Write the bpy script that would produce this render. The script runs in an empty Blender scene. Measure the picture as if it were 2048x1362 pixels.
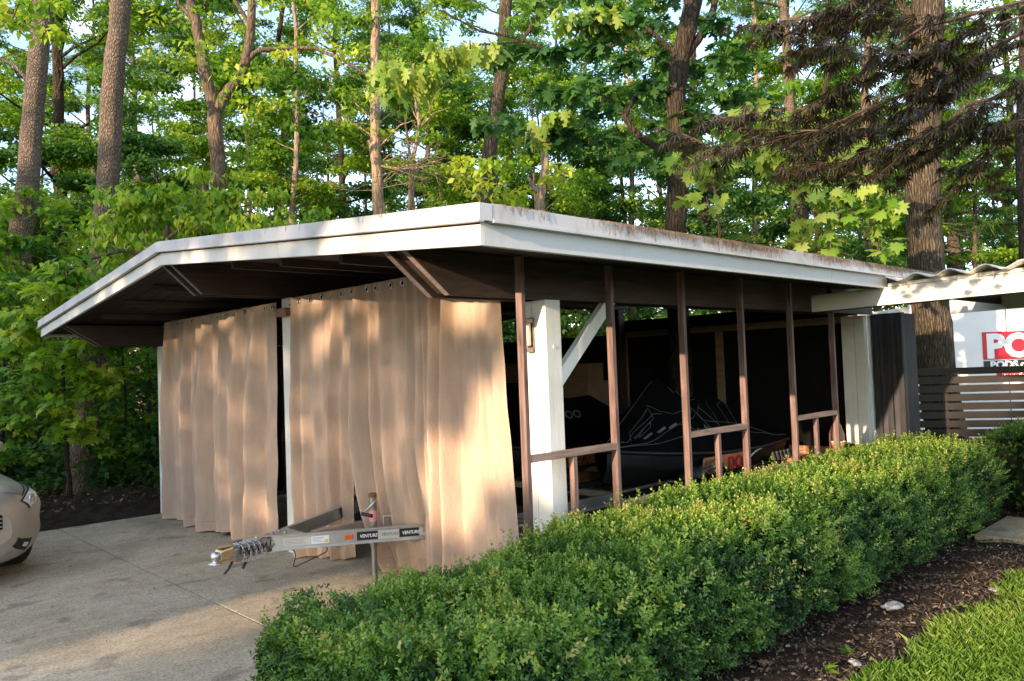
import bpy, bmesh, math, random
import numpy as np
from math import sin, cos, pi, radians, sqrt, tan, atan2
from mathutils import Vector, Matrix, Euler
R = random.Random(7)
NR = np.random.default_rng(11)
SC = bpy.context.scene
COL = SC.collection

# ------------------------------------------------------------------ camera
CAM = Vector((-3.50883, -3.37352, 1.65569)); YAW, PIT, ROL, FPX = 0.8098, 0.03321, -0.0371, 1561.207
fwv = Vector((cos(PIT)*cos(YAW), cos(PIT)*sin(YAW), sin(PIT)))
r0 = Vector((sin(YAW), -cos(YAW), 0)); u0 = r0.cross(fwv)
rv = r0*cos(ROL) + u0*sin(ROL); uv = -r0*sin(ROL) + u0*cos(ROL)
cd = bpy.data.cameras.new('camera'); cam = bpy.data.objects.new('camera', cd); COL.objects.link(cam)
cam.matrix_world = Matrix(((rv.x, uv.x, -fwv.x, CAM.x), (rv.y, uv.y, -fwv.y, CAM.y), (rv.z, uv.z, -fwv.z, CAM.z), (0, 0, 0, 1)))
cd.sensor_width = 36; cd.lens = FPX*36/2048; cd.clip_start = .05; cd.clip_end = 2000
SC.camera = cam
def at(px, py, d):
    """world point at depth d (metres along the view axis) seen at photo pixel px,py"""
    return CAM + (fwv + rv*((px-1024)/FPX) - uv*((py-681)/FPX))*d
def ground_at(px, d, z=0.0):
    p = at(px, 740, d); return Vector((p.x, p.y, z))

# ------------------------------------------------------------------ helpers
def tag(o, label=None, cat=None, group=None, kind=None):
    if label: o['label'] = label
    if cat: o['category'] = cat
    if group: o['group'] = group
    if kind: o['kind'] = kind
    return o
def thing(name, label, cat, loc=(0, 0, 0), rz=0, group=None):
    o = bpy.data.objects.new(name, None); COL.objects.link(o); o.location = loc; o.rotation_euler = (0, 0, rz)
    o.empty_display_size = .1
    return tag(o, label, cat, group)
def link(name, me, mat=None, parent=None):
    if mat is not None:
        for m in (mat if isinstance(mat, (list, tuple)) else [mat]): me.materials.append(m)
    o = bpy.data.objects.new(name, me); COL.objects.link(o)
    if parent is not None: o.parent = parent
    return o
def copy_tree(o, parent=None):
    c = o.copy(); COL.objects.link(c)
    if parent is not None: c.parent = parent
    for ch in list(o.children): copy_tree(ch, c)
    return c
class MB:
    def __init__(s): s.v = []; s.f = []; s.m = []; s.sm = []
    def add(s, vs, fs, mi=0, smooth=False):
        b = len(s.v); s.v += [tuple(v) for v in vs]
        for f in fs: s.f.append(tuple(b+i for i in f)); s.m.append(mi); s.sm.append(smooth)
        return s
    def box(s, lo, hi, mi=0):
        x0, y0, z0 = lo; x1, y1, z1 = hi
        vs = [(x, y, z) for x in (x0, x1) for y in (y0, y1) for z in (z0, z1)]
        return s.add(vs, [(0, 1, 3, 2), (4, 6, 7, 5), (0, 4, 5, 1), (2, 3, 7, 6), (0, 2, 6, 4), (1, 5, 7, 3)], mi)
    def hexa(s, vs, mi=0):   # 8 verts ordered as in box
        return s.add(vs, [(0, 1, 3, 2), (4, 6, 7, 5), (0, 4, 5, 1), (2, 3, 7, 6), (0, 2, 6, 4), (1, 5, 7, 3)], mi)
    def bar(s, a, b, w, h, up=(0, 0, 1), mi=0):
        a = Vector(a); b = Vector(b); d = (b-a).normalized(); up = Vector(up)
        side = d.cross(up)
        if side.length < 1e-4: side = d.cross(Vector((1, 0, 0)))
        side.normalize(); u = side.cross(d).normalized()
        vs = [p + side*sx*w/2 + u*sz*h/2 for p in (a, b) for sx in (-1, 1) for sz in (-1, 1)]
        return s.hexa(vs, mi)
    def tube(s, pts, rad, n=8, mi=0, cap=True, jit=0):
        pts = [Vector(p) for p in pts]; k = len(pts)
        if not isinstance(rad, (list, tuple)): rad = [rad]*k
        rings = []; prev = None
        for i, p in enumerate(pts):
            d = (pts[min(i+1, k-1)] - pts[max(i-1, 0)])
            if d.length < 1e-9: d = Vector((0, 0, 1))
            d.normalize()
            if prev is None:
                a = d.cross(Vector((0, 0, 1)));
                if a.length < .05: a = d.cross(Vector((1, 0, 0)))
            else: a = prev - d*prev.dot(d)
            a.normalize(); prev = a; b = d.cross(a)
            rings.append([p + (a*cos(2*pi*j/n) + b*sin(2*pi*j/n))*rad[i]*(1 + (R.uniform(-jit, jit) if jit else 0)) for j in range(n)])
        vs = [v for r in rings for v in r]; fs = []
        for i in range(k-1):
            for j in range(n): fs.append((i*n+j, i*n+(j+1) % n, (i+1)*n+(j+1) % n, (i+1)*n+j))
        s.add(vs, fs, mi, True)
        if cap: s.add(rings[0][::-1], [tuple(range(n))], mi); s.add(rings[-1], [tuple(range(n))], mi)
        return s
    def lathe(s, c, prof, n=24, axis=(0, 0, 1), mi=0):
        ax = Vector(axis).normalized(); a = ax.cross(Vector((1, 0, 0)))
        if a.length < .05: a = ax.cross(Vector((0, 1, 0)))
        a.normalize(); b = ax.cross(a); c = Vector(c)
        vs = [c + ax*z + (a*cos(2*pi*j/n)+b*sin(2*pi*j/n))*r for r, z in prof for j in range(n)]
        fs = [(i*n+j, i*n+(j+1) % n, (i+1)*n+(j+1) % n, (i+1)*n+j) for i in range(len(prof)-1) for j in range(n)]
        return s.add(vs, fs, mi, True)
    def prism(s, poly, vec, mi=0):
        n = len(poly); vec = Vector(vec); a = [Vector(p) for p in poly]; b = [p+vec for p in a]
        return s.add(a+b, [tuple(range(n))[::-1], tuple(range(n, 2*n))] + [(i, (i+1) % n, n+(i+1) % n, n+i) for i in range(n)], mi)
    def build(s, name, mat, parent=None, bevel=0):
        me = bpy.data.meshes.new(name); me.from_pydata(s.v, [], s.f)
        o = link(name, me, mat, parent)
        me.polygons.foreach_set('material_index', s.m); me.polygons.foreach_set('use_smooth', s.sm); me.update()
        if bevel:
            b = o.modifiers.new('bevel', 'BEVEL'); b.width = bevel; b.segments = 2; b.limit_method = 'ANGLE'
        return o
def grid_mesh(fn, nu, nv, name, mat, parent=None, smooth=True):
    vs = [fn(i/(nu-1), j/(nv-1)) for j in range(nv) for i in range(nu)]
    fs = [(j*nu+i, j*nu+i+1, (j+1)*nu+i+1, (j+1)*nu+i) for j in range(nv-1) for i in range(nu-1)]
    me = bpy.data.meshes.new(name); me.from_pydata(vs, [], fs)
    me.polygons.foreach_set('use_smooth', [smooth]*len(fs))
    return link(name, me, mat, parent)
def np_mesh(name, verts, nper, tint=None, faces=None):
    """verts (N*nper,3): independent n-gons of nper verts each, or explicit (M,k) faces"""
    me = bpy.data.meshes.new(name); verts = np.asarray(verts, dtype=np.float32).reshape(-1, 3); nv = len(verts)
    me.vertices.add(nv); me.vertices.foreach_set('co', verts.ravel())
    if faces is None: faces = np.arange(nv, dtype=np.int32).reshape(-1, nper)
    nf, k = faces.shape
    me.loops.add(nf*k); me.loops.foreach_set('vertex_index', faces.astype(np.int32).ravel())
    me.polygons.add(nf); me.polygons.foreach_set('loop_start', np.arange(0, nf*k, k, dtype=np.int32))
    try: me.polygons.foreach_set('loop_total', np.full(nf, k, dtype=np.int32))
    except Exception: pass
    if tint is not None:
        a = me.attributes.new('tint', 'FLOAT', 'POINT'); a.data.foreach_set('value', np.asarray(tint, dtype=np.float32))
    me.update(calc_edges=True); me.validate()
    return me
def rotmats(yaw, pitch, roll):
    cy, sy, cp, sp, cr, sr = np.cos(yaw), np.sin(yaw), np.cos(pitch), np.sin(pitch), np.cos(roll), np.sin(roll)
    n = len(yaw); M = np.zeros((n, 3, 3), dtype=np.float32)
    # Rz(yaw) * Rx(pitch) * Ry(roll)
    M[:, 0, 0] = cy*cr - sy*sp*sr; M[:, 0, 1] = -sy*cp; M[:, 0, 2] = cy*sr + sy*sp*cr
    M[:, 1, 0] = sy*cr + cy*sp*sr; M[:, 1, 1] = cy*cp; M[:, 1, 2] = sy*sr - cy*sp*cr
    M[:, 2, 0] = -cp*sr; M[:, 2, 1] = sp; M[:, 2, 2] = cp*cr
    return M
def scatter(name, tmpl, tfaces, P, yaw, pitch, roll, size, tint):
    T = np.asarray(tmpl, dtype=np.float32); F = np.asarray(tfaces, dtype=np.int32); n = len(P)
    M = rotmats(yaw, pitch, roll)
    V = np.einsum('nij,kj->nki', M, T)*np.asarray(size, dtype=np.float32)[:, None, None] + np.asarray(P, dtype=np.float32)[:, None, :]
    faces = (np.arange(n, dtype=np.int32)[:, None, None]*len(T) + F[None]).reshape(-1, F.shape[1])
    return np_mesh(name, V.reshape(-1, 3), 0, np.repeat(np.asarray(tint, dtype=np.float32), len(T)), faces)

# ------------------------------------------------------------------ materials
def newmat(name):
    m = bpy.data.materials.new(name); m.use_nodes = True; nt = m.node_tree
    return m, nt, nt.nodes['Principled BSDF'], nt.nodes['Material Output']
def nd(nt, t, **kw):
    n = nt.nodes.new(t)
    for k, v in kw.items():
        if hasattr(n, k) and not k.startswith('i_'): setattr(n, k, v)
    return n
def coords(nt, scale=(1, 1, 1), kind='Object', rot=(0, 0, 0)):
    tc = nd(nt, 'ShaderNodeTexCoord'); mp = nd(nt, 'ShaderNodeMapping'); mp.inputs['Scale'].default_value = scale; mp.inputs['Rotation'].default_value = rot
    nt.links.new(tc.outputs[kind], mp.inputs['Vector']); return mp.outputs['Vector']
def noise(nt, vec, scale, detail=4, rough=.55, dist=0):
    n = nd(nt, 'ShaderNodeTexNoise'); n.inputs['Scale'].default_value = scale; n.inputs['Detail'].default_value = detail
    n.inputs['Roughness'].default_value = rough; n.inputs['Distortion'].default_value = dist
    nt.links.new(vec, n.inputs['Vector']); return n.outputs['Fac']
def ramp(nt, fac, stops):
    r = nd(nt, 'ShaderNodeValToRGB'); e = r.color_ramp.elements
    while len(e) < len(stops): e.new(.5)
    for i, (p, c) in enumerate(stops): e[i].position = p; e[i].color = (*c, 1) if len(c) == 3 else c
    nt.links.new(fac, r.inputs['Fac']); return r.outputs['Color']
def bump(nt, bs, h, strength=.3, dist=.01):
    b = nd(nt, 'ShaderNodeBump'); b.inputs['Strength'].default_value = strength; b.inputs['Distance'].default_value = dist
    nt.links.new(h, b.inputs['Height']); nt.links.new(b.outputs['Normal'], bs.inputs['Normal']); return b
def mix(nt, a, b, fac, mode='MIX'):
    m = nd(nt, 'ShaderNodeMix'); m.data_type = 'RGBA'; m.blend_type = mode
    for s, k in ((a, 6), (b, 7)):
        if isinstance(s, tuple): m.inputs[k].default_value = (*s, 1)
        else: nt.links.new(s, m.inputs[k])
    if isinstance(fac, (int, float)): m.inputs[0].default_value = fac
    else: nt.links.new(fac, m.inputs[0])
    return m.outputs[2]
def simple(name, col, rough=.6, metal=0, var=.12, nscale=6, bmp=.1, bscale=60, scale=(1, 1, 1), spec=.5, bdist=.003):
    m, nt, bs, out = newmat(name); v = coords(nt, scale)
    lo = tuple(c*(1-var) for c in col); hi = tuple(min(1, c*(1+var)) for c in col)
    nt.links.new(ramp(nt, noise(nt, v, nscale, 5), [(.3, lo), (.7, hi)]), bs.inputs['Base Color'])
    bs.inputs['Roughness'].default_value = rough; bs.inputs['Metallic'].default_value = metal; bs.inputs['Specular IOR Level'].default_value = spec
    if bmp: bump(nt, bs, noise(nt, v, bscale, 4), bmp, bdist)
    return m
def leafmat(name, stops, trans=.35, rough=.5, tcol=(1.3, 1.25, .6), spec=.4):
    m, nt, bs, out = newmat(name)
    a = nd(nt, 'ShaderNodeAttribute'); a.attribute_name = 'tint'
    c = ramp(nt, a.outputs['Fac'], stops)
    nt.links.new(c, bs.inputs['Base Color']); bs.inputs['Roughness'].default_value = rough; bs.inputs['Specular IOR Level'].default_value = spec
    t = nd(nt, 'ShaderNodeBsdfTranslucent'); nt.links.new(mix(nt, c, tcol, 1.0, 'MULTIPLY'), t.inputs['Color'])
    mx = nd(nt, 'ShaderNodeMixShader'); mx.inputs[0].default_value = trans
    nt.links.new(bs.outputs[0], mx.inputs[1]); nt.links.new(t.outputs[0], mx.inputs[2]); nt.links.new(mx.outputs[0], out.inputs['Surface'])
    return m
def wood(name, dark, light, axis='x', rough=.7, streak=1.0, spec=.3):
    m, nt, bs, out = newmat(name)
    sc = {'x': (1.2, 14, 14), 'y': (14, 1.2, 14), 'z': (14, 14, 1.2)}[axis]
    v = coords(nt, sc); n1 = noise(nt, v, 3.0, 8, .6, .4); n2 = noise(nt, coords(nt), 1.3, 3)
    c = ramp(nt, n1, [(.32, dark), (.68, light)]); c = mix(nt, c, tuple(x*.6 for x in dark), ramp(nt, n2, [(.45, (0, 0, 0)), (.75, (.6, .6, .6))]))
    nt.links.new(c, bs.inputs['Base Color']); bs.inputs['Roughness'].default_value = rough; bs.inputs['Specular IOR Level'].default_value = spec
    bump(nt, bs, n1, .35, .004); return m
def white_paint(name, col, axis='z', dirt=(.42, .36, .29), amount=.55, grain=.25):
    m, nt, bs, out = newmat(name)
    sc = {'x': (1, 12, 12), 'y': (12, 1, 12), 'z': (12, 12, 1)}[axis]
    g = noise(nt, coords(nt, sc), 4, 7, .6, .3); d = noise(nt, coords(nt), 2.2, 6, .65); d2 = noise(nt, coords(nt, (1, 1, .25)), 9, 5, .6)
    c = mix(nt, col, dirt, ramp(nt, d, [(.5, (0, 0, 0)), (.85, (amount, amount, amount))]))
    c = mix(nt, c, dirt, ramp(nt, d2, [(.6, (0, 0, 0)), (.9, (amount, amount, amount))]))
    nt.links.new(c, bs.inputs['Base Color']); bs.inputs['Roughness'].default_value = .6; bs.inputs['Specular IOR Level'].default_value = .3
    bump(nt, bs, g, grain, .003); return m
M = {}
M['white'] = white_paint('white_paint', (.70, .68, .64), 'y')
M['white_x'] = white_paint('white_paint_side', (.56, .56, .56), 'x', amount=.45)  # side fascia white greyed down, its shade put into the colour
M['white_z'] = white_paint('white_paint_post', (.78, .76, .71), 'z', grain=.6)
M['metal_trim'] = white_paint('weathered_metal_trim', (.56, .54, .54), 'x', dirt=(.22, .17, .12), amount=.7, grain=.1)
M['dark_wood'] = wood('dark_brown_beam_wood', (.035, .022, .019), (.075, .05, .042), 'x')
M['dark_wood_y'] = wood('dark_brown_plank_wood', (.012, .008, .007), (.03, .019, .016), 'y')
M['stud'] = wood('weathered_brown_stud_wood', (.085, .052, .046), (.28, .185, .165), 'z')
M['rail'] = wood('weathered_brown_rail_wood', (.18, .12, .10), (.40, .29, .24), 'x')
M['trim_tan'] = wood('tan_trim_wood', (.18, .13, .08), (.30, .23, .14), 'y')
M['black'] = simple('black_panel', (.006, .006, .006), .8, var=.4, bmp=0, spec=.15)
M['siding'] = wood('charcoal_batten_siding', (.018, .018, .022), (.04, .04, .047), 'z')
M['siding_lit'] = wood('charcoal_board_siding', (.040, .040, .048), (.075, .074, .085), 'z')  # lighter copy of the siding, light on the boards put into colour
M['curtain'] = None
M['alu'] = simple('galvanised_frame_metal', (.55, .53, .50), .42, .85, .15, 5, .08, 90)
M['chrome'] = simple('bright_zinc', (.62, .63, .65), .36, 1, .05, 5, .05, 80)
M['brass'] = simple('gold_zinc_plating', (.62, .50, .33), .3, .9, .1, 8, .05)
M['rubber'] = simple('black_rubber', (.012, .012, .012), .6, 0, .3, 8, .1)
M['rust'] = simple('rusty_steel', (.22, .12, .07), .75, .4, .4, 20, .2)
M['steel'] = simple('dull_steel_tube', (.30, .29, .27), .45, .8, .25, 14, .1)
M['cover'] = simple('black_cover_fabric', (.0022, .0022, .0025), .9, 0, .3, 3, .5, 9, spec=.08, bdist=.02)
M['hull'] = simple('dark_hull_gelcoat', (.006, .006, .007), .5, 0, .2, 4, 0)
M['line'] = simple('grey_piping', (.12, .12, .12), .6, 0, .2, 9, 0)
M['hull_orange'] = simple('orange_decal', (.55, .22, .08), .5, 0, .25, 8, 0)
M['red'] = simple('red_decal', (.62, .015, .03), .45, 0, .15, 3, 0)
M['sign_white'] = simple('white_decal', (.85, .85, .85), .5, 0, .05, 3, 0)
M['sign_black'] = simple('black_decal', (.015, .015, .015), .45, 0, .2, 3, 0)
M['sign_grey'] = simple('silver_decal', (.62, .60, .56), .4, .2, .06, 5, 0)
M['amber'] = simple('amber_reflector', (.75, .12, .03), .25, 0, .2, 40, .1)
M['pod'] = simple('white_container_panel', (.78, .77, .75), .5, 0, .05, 2, .05, 10)
M['terracotta'] = simple('terracotta', (.48, .20, .09), .8, 0, .25, 9, .2)
M['tanvase'] = simple('pinkish_stoneware', (.34, .22, .18), .7, 0, .15, 9, .1)
M['cardboard'] = simple('brown_cardboard', (.26, .16, .09), .8, 0, .15, 5, .1)
M['fence'] = simple('dark_slat_paint', (.014, .011, .010), .6, 0, .3, 9, .2, 40, (1, 1, 1))
M['corr'] = simple('corrugated_roof_panel', (.62, .59, .54), .5, 0, .2, 3, .1, 30)
M['glassbulb'] = simple('frosted_glass', (.72, .66, .55), .35, 0, .05, 5, 0)
M['bronze'] = simple('weathered_bronze', (.20, .17, .15), .5, .4, .3, 20, .2)
M['brown_bracket'] = simple('brown_bracket_wood', (.30, .16, .10), .7, 0, .2, 9, .1)
M['pink'] = simple('pink_label', (.75, .30, .30), .6, 0, .1, 9, 0)
M['yellow'] = simple('yellow_label', (.75, .60, .08), .6, 0, .1, 9, 0)
M['stone'] = simple('pale_grey_stone', (.21, .22, .235), .85, 0, .6, 30, 1, 60, bdist=.01)
M['deadleaf'] = leafmat('dry_brown_leaf', [(0, (.09, .05, .03)), (.5, (.22, .12, .06)), (1, (.40, .27, .15))], .15, .7, (1.2, .9, .6))
M['chips'] = leafmat('bark_chips', [(0, (.03, .021, .016)), (.6, (.10, .07, .05)), (1, (.36, .28, .19))], .0, .8)
M['needles'] = simple('dry_pine_needles', (.25, .17, .11), .9, 0, .4, 20, 0)
def fabric():
    m, nt, bs, out = newmat('tan_curtain_fabric')
    v = coords(nt); n = noise(nt, coords(nt, (3, 3, .6)), 5, 6, .6, .2); w = noise(nt, coords(nt, (1, 1, 1)), 90, 3)
    n3 = noise(nt, coords(nt, (1, 2.0, .8)), 26, 8, .75, 2.0)
    nt.links.new(ramp(nt, n, [(.3, (.50, .365, .28)), (.7, (.58, .43, .335))]), bs.inputs['Base Color'])
    bs.inputs['Roughness'].default_value = .9; bs.inputs['Specular IOR Level'].default_value = .15
    bs.inputs['Sheen Weight'].default_value = .15
    b = bump(nt, bs, w, .12, .002); b2 = nd(nt, 'ShaderNodeBump'); b2.inputs['Strength'].default_value = .7; b2.inputs['Distance'].default_value = .012
    nt.links.new(n3, b2.inputs['Height']); nt.links.new(b2.outputs['Normal'], b.inputs['Normal'])
    return m
M['curtain'] = fabric()
def concrete():
    m, nt, bs, out = newmat('aged_concrete'); v = coords(nt)
    a = noise(nt, v, .9, 8, .65, .3); b = noise(nt, v, 14, 8, .75); c = noise(nt, v, 130, 3, .8)
    sp = noise(nt, v, 55, 6, .85)
    cr_ = noise(nt, coords(nt, (1, 1.7, 1)), 4.5, 10, .8, .5)
    col = ramp(nt, a, [(.3, (.36, .30, .215)), (.5, (.52, .445, .33)), (.72, (.68, .60, .47))])
    col = mix(nt, col, ramp(nt, b, [(.32, (.55, .52, .48)), (.7, (1.05, 1.05, 1.05))]), .6, 'MULTIPLY')
    col = mix(nt, col, ramp(nt, c, [(.35, (.55, .55, .55)), (.65, (1.0, 1.0, 1.0))]), .5, 'MULTIPLY')
    st = noise(nt, coords(nt, (1, 1.4, 1)), 2.6, 3, .5, .2)
    col = mix(nt, col, (.13, .115, .095), ramp(nt, st, [(.60, (0, 0, 0)), (.68, (.55, .55, .55))]))
    col = mix(nt, col, ramp(nt, sp, [(.38, (.35, .34, .32)), (.5, (1, 1, 1)), (.62, (1.35, 1.32, 1.26))]), .9, 'MULTIPLY')
    col = mix(nt, col, ramp(nt, cr_, [(.34, (.62, .60, .57)), (.55, (1.05, 1.05, 1.05))]), .4, 'MULTIPLY')
    nt.links.new(col, bs.inputs['Base Color']); bs.inputs['Roughness'].default_value = .85; bs.inputs['Specular IOR Level'].default_value = .3
    bump(nt, bs, sp, .5, .006); return m
M['concrete'] = concrete()
def soilmat(name, c0, c1, c2, s=18, st=1.0, bd=.03):
    m, nt, bs, out = newmat(name); v = coords(nt)
    a = noise(nt, v, s, 10, .75); b = noise(nt, v, s*5, 6, .8)
    col = ramp(nt, a, [(.3, c0), (.55, c1), (.8, c2)]); col = mix(nt, col, ramp(nt, b, [(.35, (.4, .4, .4)), (.65, (1.3, 1.3, 1.3))]), .7, 'MULTIPLY')
    nt.links.new(col, bs.inputs['Base Color']); bs.inputs['Roughness'].default_value = .95; bs.inputs['Specular IOR Level'].default_value = .1
    bump(nt, bs, a, st, bd); return m
M['mulch'] = soilmat('dark_mulch_soil', (.020, .014, .010), (.045, .032, .024), (.10, .07, .05))
M['soil'] = soilmat('dark_turned_soil', (.02, .015, .011), (.05, .036, .026), (.09, .065, .046), 7, 1, .08)
M['litter'] = soilmat('leaf_litter_floor', (.035, .03, .015), (.08, .06, .03), (.15, .10, .06), 6, 1, .05)
M['lawnbase'] = soilmat('lawn_soil', (.03, .05, .012), (.05, .08, .02), (.08, .10, .03), 30)
def bark(name, c0, c1, c2, s=1.0, d=.03, ridge=(10, 10, 2.2)):
    m, nt, bs, out = newmat(name); v = coords(nt, ridge)
    vo = nd(nt, 'ShaderNodeTexVoronoi'); vo.feature = 'DISTANCE_TO_EDGE'; vo.inputs['Scale'].default_value = 2.2*s; nt.links.new(v, vo.inputs['Vector'])
    n = noise(nt, v, 2.5*s, 8, .7, .6); n2 = noise(nt, coords(nt), 3, 4)
    col = ramp(nt, n, [(.3, c0), (.5, c1), (.72, c2)])
    col = mix(nt, col, c0, ramp(nt, vo.outputs['Distance'], [(0, (.85, .85, .85)), (.12, (0, 0, 0))]))
    col = mix(nt, col, ramp(nt, n2, [(.35, (.7, .75, .65)), (.7, (1.15, 1.1, 1.05))]), .8, 'MULTIPLY')
    nt.links.new(col, bs.inputs['Base Color']); bs.inputs['Roughness'].default_value = .9; bs.inputs['Specular IOR Level'].default_value = .15
    mm = nd(nt, 'ShaderNodeMath'); mm.operation = 'ADD'; nt.links.new(n, mm.inputs[0])
    sm = nd(nt, 'ShaderNodeMapRange'); sm.inputs[2].default_value = .25; nt.links.new(vo.outputs['Distance'], sm.inputs[0]); nt.links.new(sm.outputs[0], mm.inputs[1])
    bump(nt, bs, mm.outputs[0], .9, d); return m
M['pinebark'] = bark('flaky_pine_bark', (.11, .085, .072), (.27, .205, .17), (.46, .36, .30), 1.9, .03, (9, 9, 3.6))
M['oakbark'] = bark('furrowed_oak_bark', (.035, .028, .02), (.125, .098, .072), (.27, .215, .16), 1.3, .03, (13, 13, 1.8))
M['smoothbark'] = bark('grey_brown_bark', (.07, .05, .035), (.15, .11, .08), (.25, .19, .15), .8, .01, (12, 12, 3))
M['palebark'] = bark('pale_peeling_bark', (.16, .11, .08), (.36, .26, .19), (.5, .38, .29), .8, .012, (10, 10, 2))
M['darkbark'] = bark('dark_trunk_bark', (.02, .016, .012), (.06, .045, .035), (.11, .085, .065), 1, .02)
M['redtwig'] = simple('reddish_twig_bark', (.13, .075, .05), .7, 0, .25, 12, .1)
M['leaf'] = leafmat('broad_green_leaf', [(0, (.03, .10, .02)), (.35, (.11, .26, .03)), (.7, (.27, .43, .035)), (1, (.48, .54, .07))], .5)
M['leafdark'] = leafmat('deep_green_leaf', [(0, (.02, .075, .025)), (.5, (.07, .19, .04)), (1, (.25, .38, .05))], .45)
M['lime'] = leafmat('lime_maple_leaf', [(0, (.08, .20, .02)), (.5, (.17, .32, .04)), (1, (.34, .42, .09))], .5)
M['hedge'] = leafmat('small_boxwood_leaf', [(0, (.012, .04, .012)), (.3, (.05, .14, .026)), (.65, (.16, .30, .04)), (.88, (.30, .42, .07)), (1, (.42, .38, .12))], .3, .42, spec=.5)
M['burgundy'] = leafmat('burgundy_maple_leaf', [(0, (.022, .022, .013)), (.5, (.05, .045, .026)), (.85, (.10, .08, .04)), (1, (.12, .17, .05))], .35, .38, (1.5, .9, .45), .6)
M['grass'] = leafmat('lawn_grass', [(0, (.07, .16, .02)), (.6, (.17, .30, .035)), (1, (.34, .36, .11))], .4)
M['carpaint'] = None
m, nt, bs, out = newmat('champagne_car_paint'); bs.inputs['Base Color'].default_value = (.40, .32, .24, 1); bs.inputs['Metallic'].default_value = .55; bs.inputs['Roughness'].default_value = .38
bs.inputs['Coat Weight'].default_value = .6; bs.inputs['Coat Roughness'].default_value = .12
nt.links.new(ramp(nt, noise(nt, coords(nt), 3, 6), [(.3, (.40, .35, .29)), (.7, (.50, .445, .38))]), bs.inputs['Base Color']); M['carpaint'] = m
m, nt, bs, out = newmat('clear_glass'); bs.inputs['Base Color'].default_value = (.75, .8, .85, 1); bs.inputs['Roughness'].default_value = .06; bs.inputs['Metallic'].default_value = .55; M['headglass'] = m
m, nt, bs, out = newmat('dark_car_glass'); bs.inputs['Base Color'].default_value = (.02, .022, .025, 1); bs.inputs['Roughness'].default_value = .05; M['carglass'] = m

# ------------------------------------------------------------------ light
EL, AZ = math.atan(.225), radians(6.2)          # sun height; light travels towards +X, slightly +Y
sund = Vector((cos(EL)*cos(AZ), cos(EL)*sin(AZ), -sin(EL)))
sl = bpy.data.lights.new('sun', 'SUN'); so = bpy.data.objects.new('sun', sl); COL.objects.link(so)
so.rotation_euler = sund.to_track_quat('-Z', 'Y').to_euler(); so.location = (-20, 0, 20)
sl.energy = 10.5; sl.angle = radians(.6); sl.color = (1, .73, .48)
W = bpy.data.worlds.new('World'); SC.world = W; W.use_nodes = True; nt = W.node_tree
bg = nt.nodes['Background']; sk = nd(nt, 'ShaderNodeTexSky'); sk.sky_type = 'NISHITA'; sk.sun_disc = False
sk.sun_elevation = EL; sk.sun_rotation = math.atan2(-sund.x, -sund.y); sk.air_density = 1.0; sk.dust_density = .6; sk.ozone_density = 1.5
tcn = nd(nt, 'ShaderNodeTexCoord'); cn = noise(nt, tcn.outputs['Generated'], 2.6, 7, .6, .3)
skm = mix(nt, sk.outputs[0], (3.3, 3.4, 3.5), 1.0, 'MULTIPLY')
cl = mix(nt, skm, (19.5, 20, 20.5), ramp(nt, cn, [(.45, (.08, .08, .08)), (.70, (.75, .75, .75))]))
nt.links.new(cl, bg.inputs['Color']); bg.inputs['Strength'].default_value = .15
SC.view_settings.view_transform = 'Standard'; SC.view_settings.look = 'None'; SC.view_settings.exposure = 0
SC.render.engine = 'CYCLES'; SC.cycles.max_bounces = 6; SC.cycles.diffuse_bounces = 3; SC.cycles.glossy_bounces = 2; SC.cycles.transmission_bounces = 3; SC.cycles.transparent_max_bounces = 4
SC.cycles.use_denoising = True; SC.cycles.caustics_reflective = False; SC.cycles.caustics_refractive = False

#==BUILD==
# ------------------------------------------------------------------ ground
def sheet(name, x0, x1, y0, y1, z, mat, n=2, h=None, kind='structure'):
    nx = ny = n
    o = grid_mesh(lambda u, v: (x0+(x1-x0)*u, y0+(y1-y0)*v, z + (h(x0+(x1-x0)*u, y0+(y1-y0)*v) if h else 0)), nx, ny, name, mat, None, True)
    return tag(o, kind=kind)
def hills(x, y):
    d = max(0, y-7.5); return -.02 + .03*sin(x*.9+y*.6)*min(1, d) + .05*sin(x*.31+1)*min(1, d*.3)
sheet('ground', -400, 400, -400, 400, -.03, M['litter'])
sheet('forest_floor', -14, 34, 6.78, 46, -.012, M['litter'], 110, lambda x, y: .05*(sin(x*1.3+y*.7)+sin(y*1.9-x*.4))*min(1, (y-6.78)*.6)+.012*(y-6.78)*(1 if y > 6.8 else 0))
# driveway slabs with open joints between them
g = .006
mb = MB()
def slab(x0, x1, y0, y1): mb.box((x0+g, y0+g, -.1), (x1-g, y1-g, 0))
slab(-1.14, 2.0, .3, 3.38); slab(-1.14, 2.0, 3.38, 6.72); slab(2.0, 6.2, .3, 3.38); slab(2.0, 6.2, 3.38, 6.72)
slab(-1.14, 2.0, -.03, .3)
slab(2, 6.2, -.03, .3)
slab(-5.2, -1.14, 2.68, 6.72); slab(-5.2, -1.14, -.9, 2.68); slab(-5.2, -2.15, -5, -.9); slab(-10, -5.2, 2.68, 6.72); slab(-10, -5.2, -.9, 2.68); slab(-10, -5.2, -5, -.9)
slab(-16, -10, -5, 6.72)
o = mb.build('driveway', M['concrete'], bevel=.004); tag(o, kind='structure')
mb = MB(); mb.box((-16, -5, -.14), (-2.16, 6.71, -.05)); mb.box((-2.16, -.9, -.14), (-1.1, 6.71, -.05)); mb.box((-1.1, -.02, -.14), (6.19, 6.71, -.05))
tag(mb.build('driveway_bedding', M['mulch']), kind='structure')
def mh(x, y): return .018*sin(x*5.1+y*3)*sin(y*6.3-x) + .012*sin(x*13+y*11)
sheet('mulch_bed', -2.15, 8, -1.95, -.04, -.018, M['mulch'], 130, mh)
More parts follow.
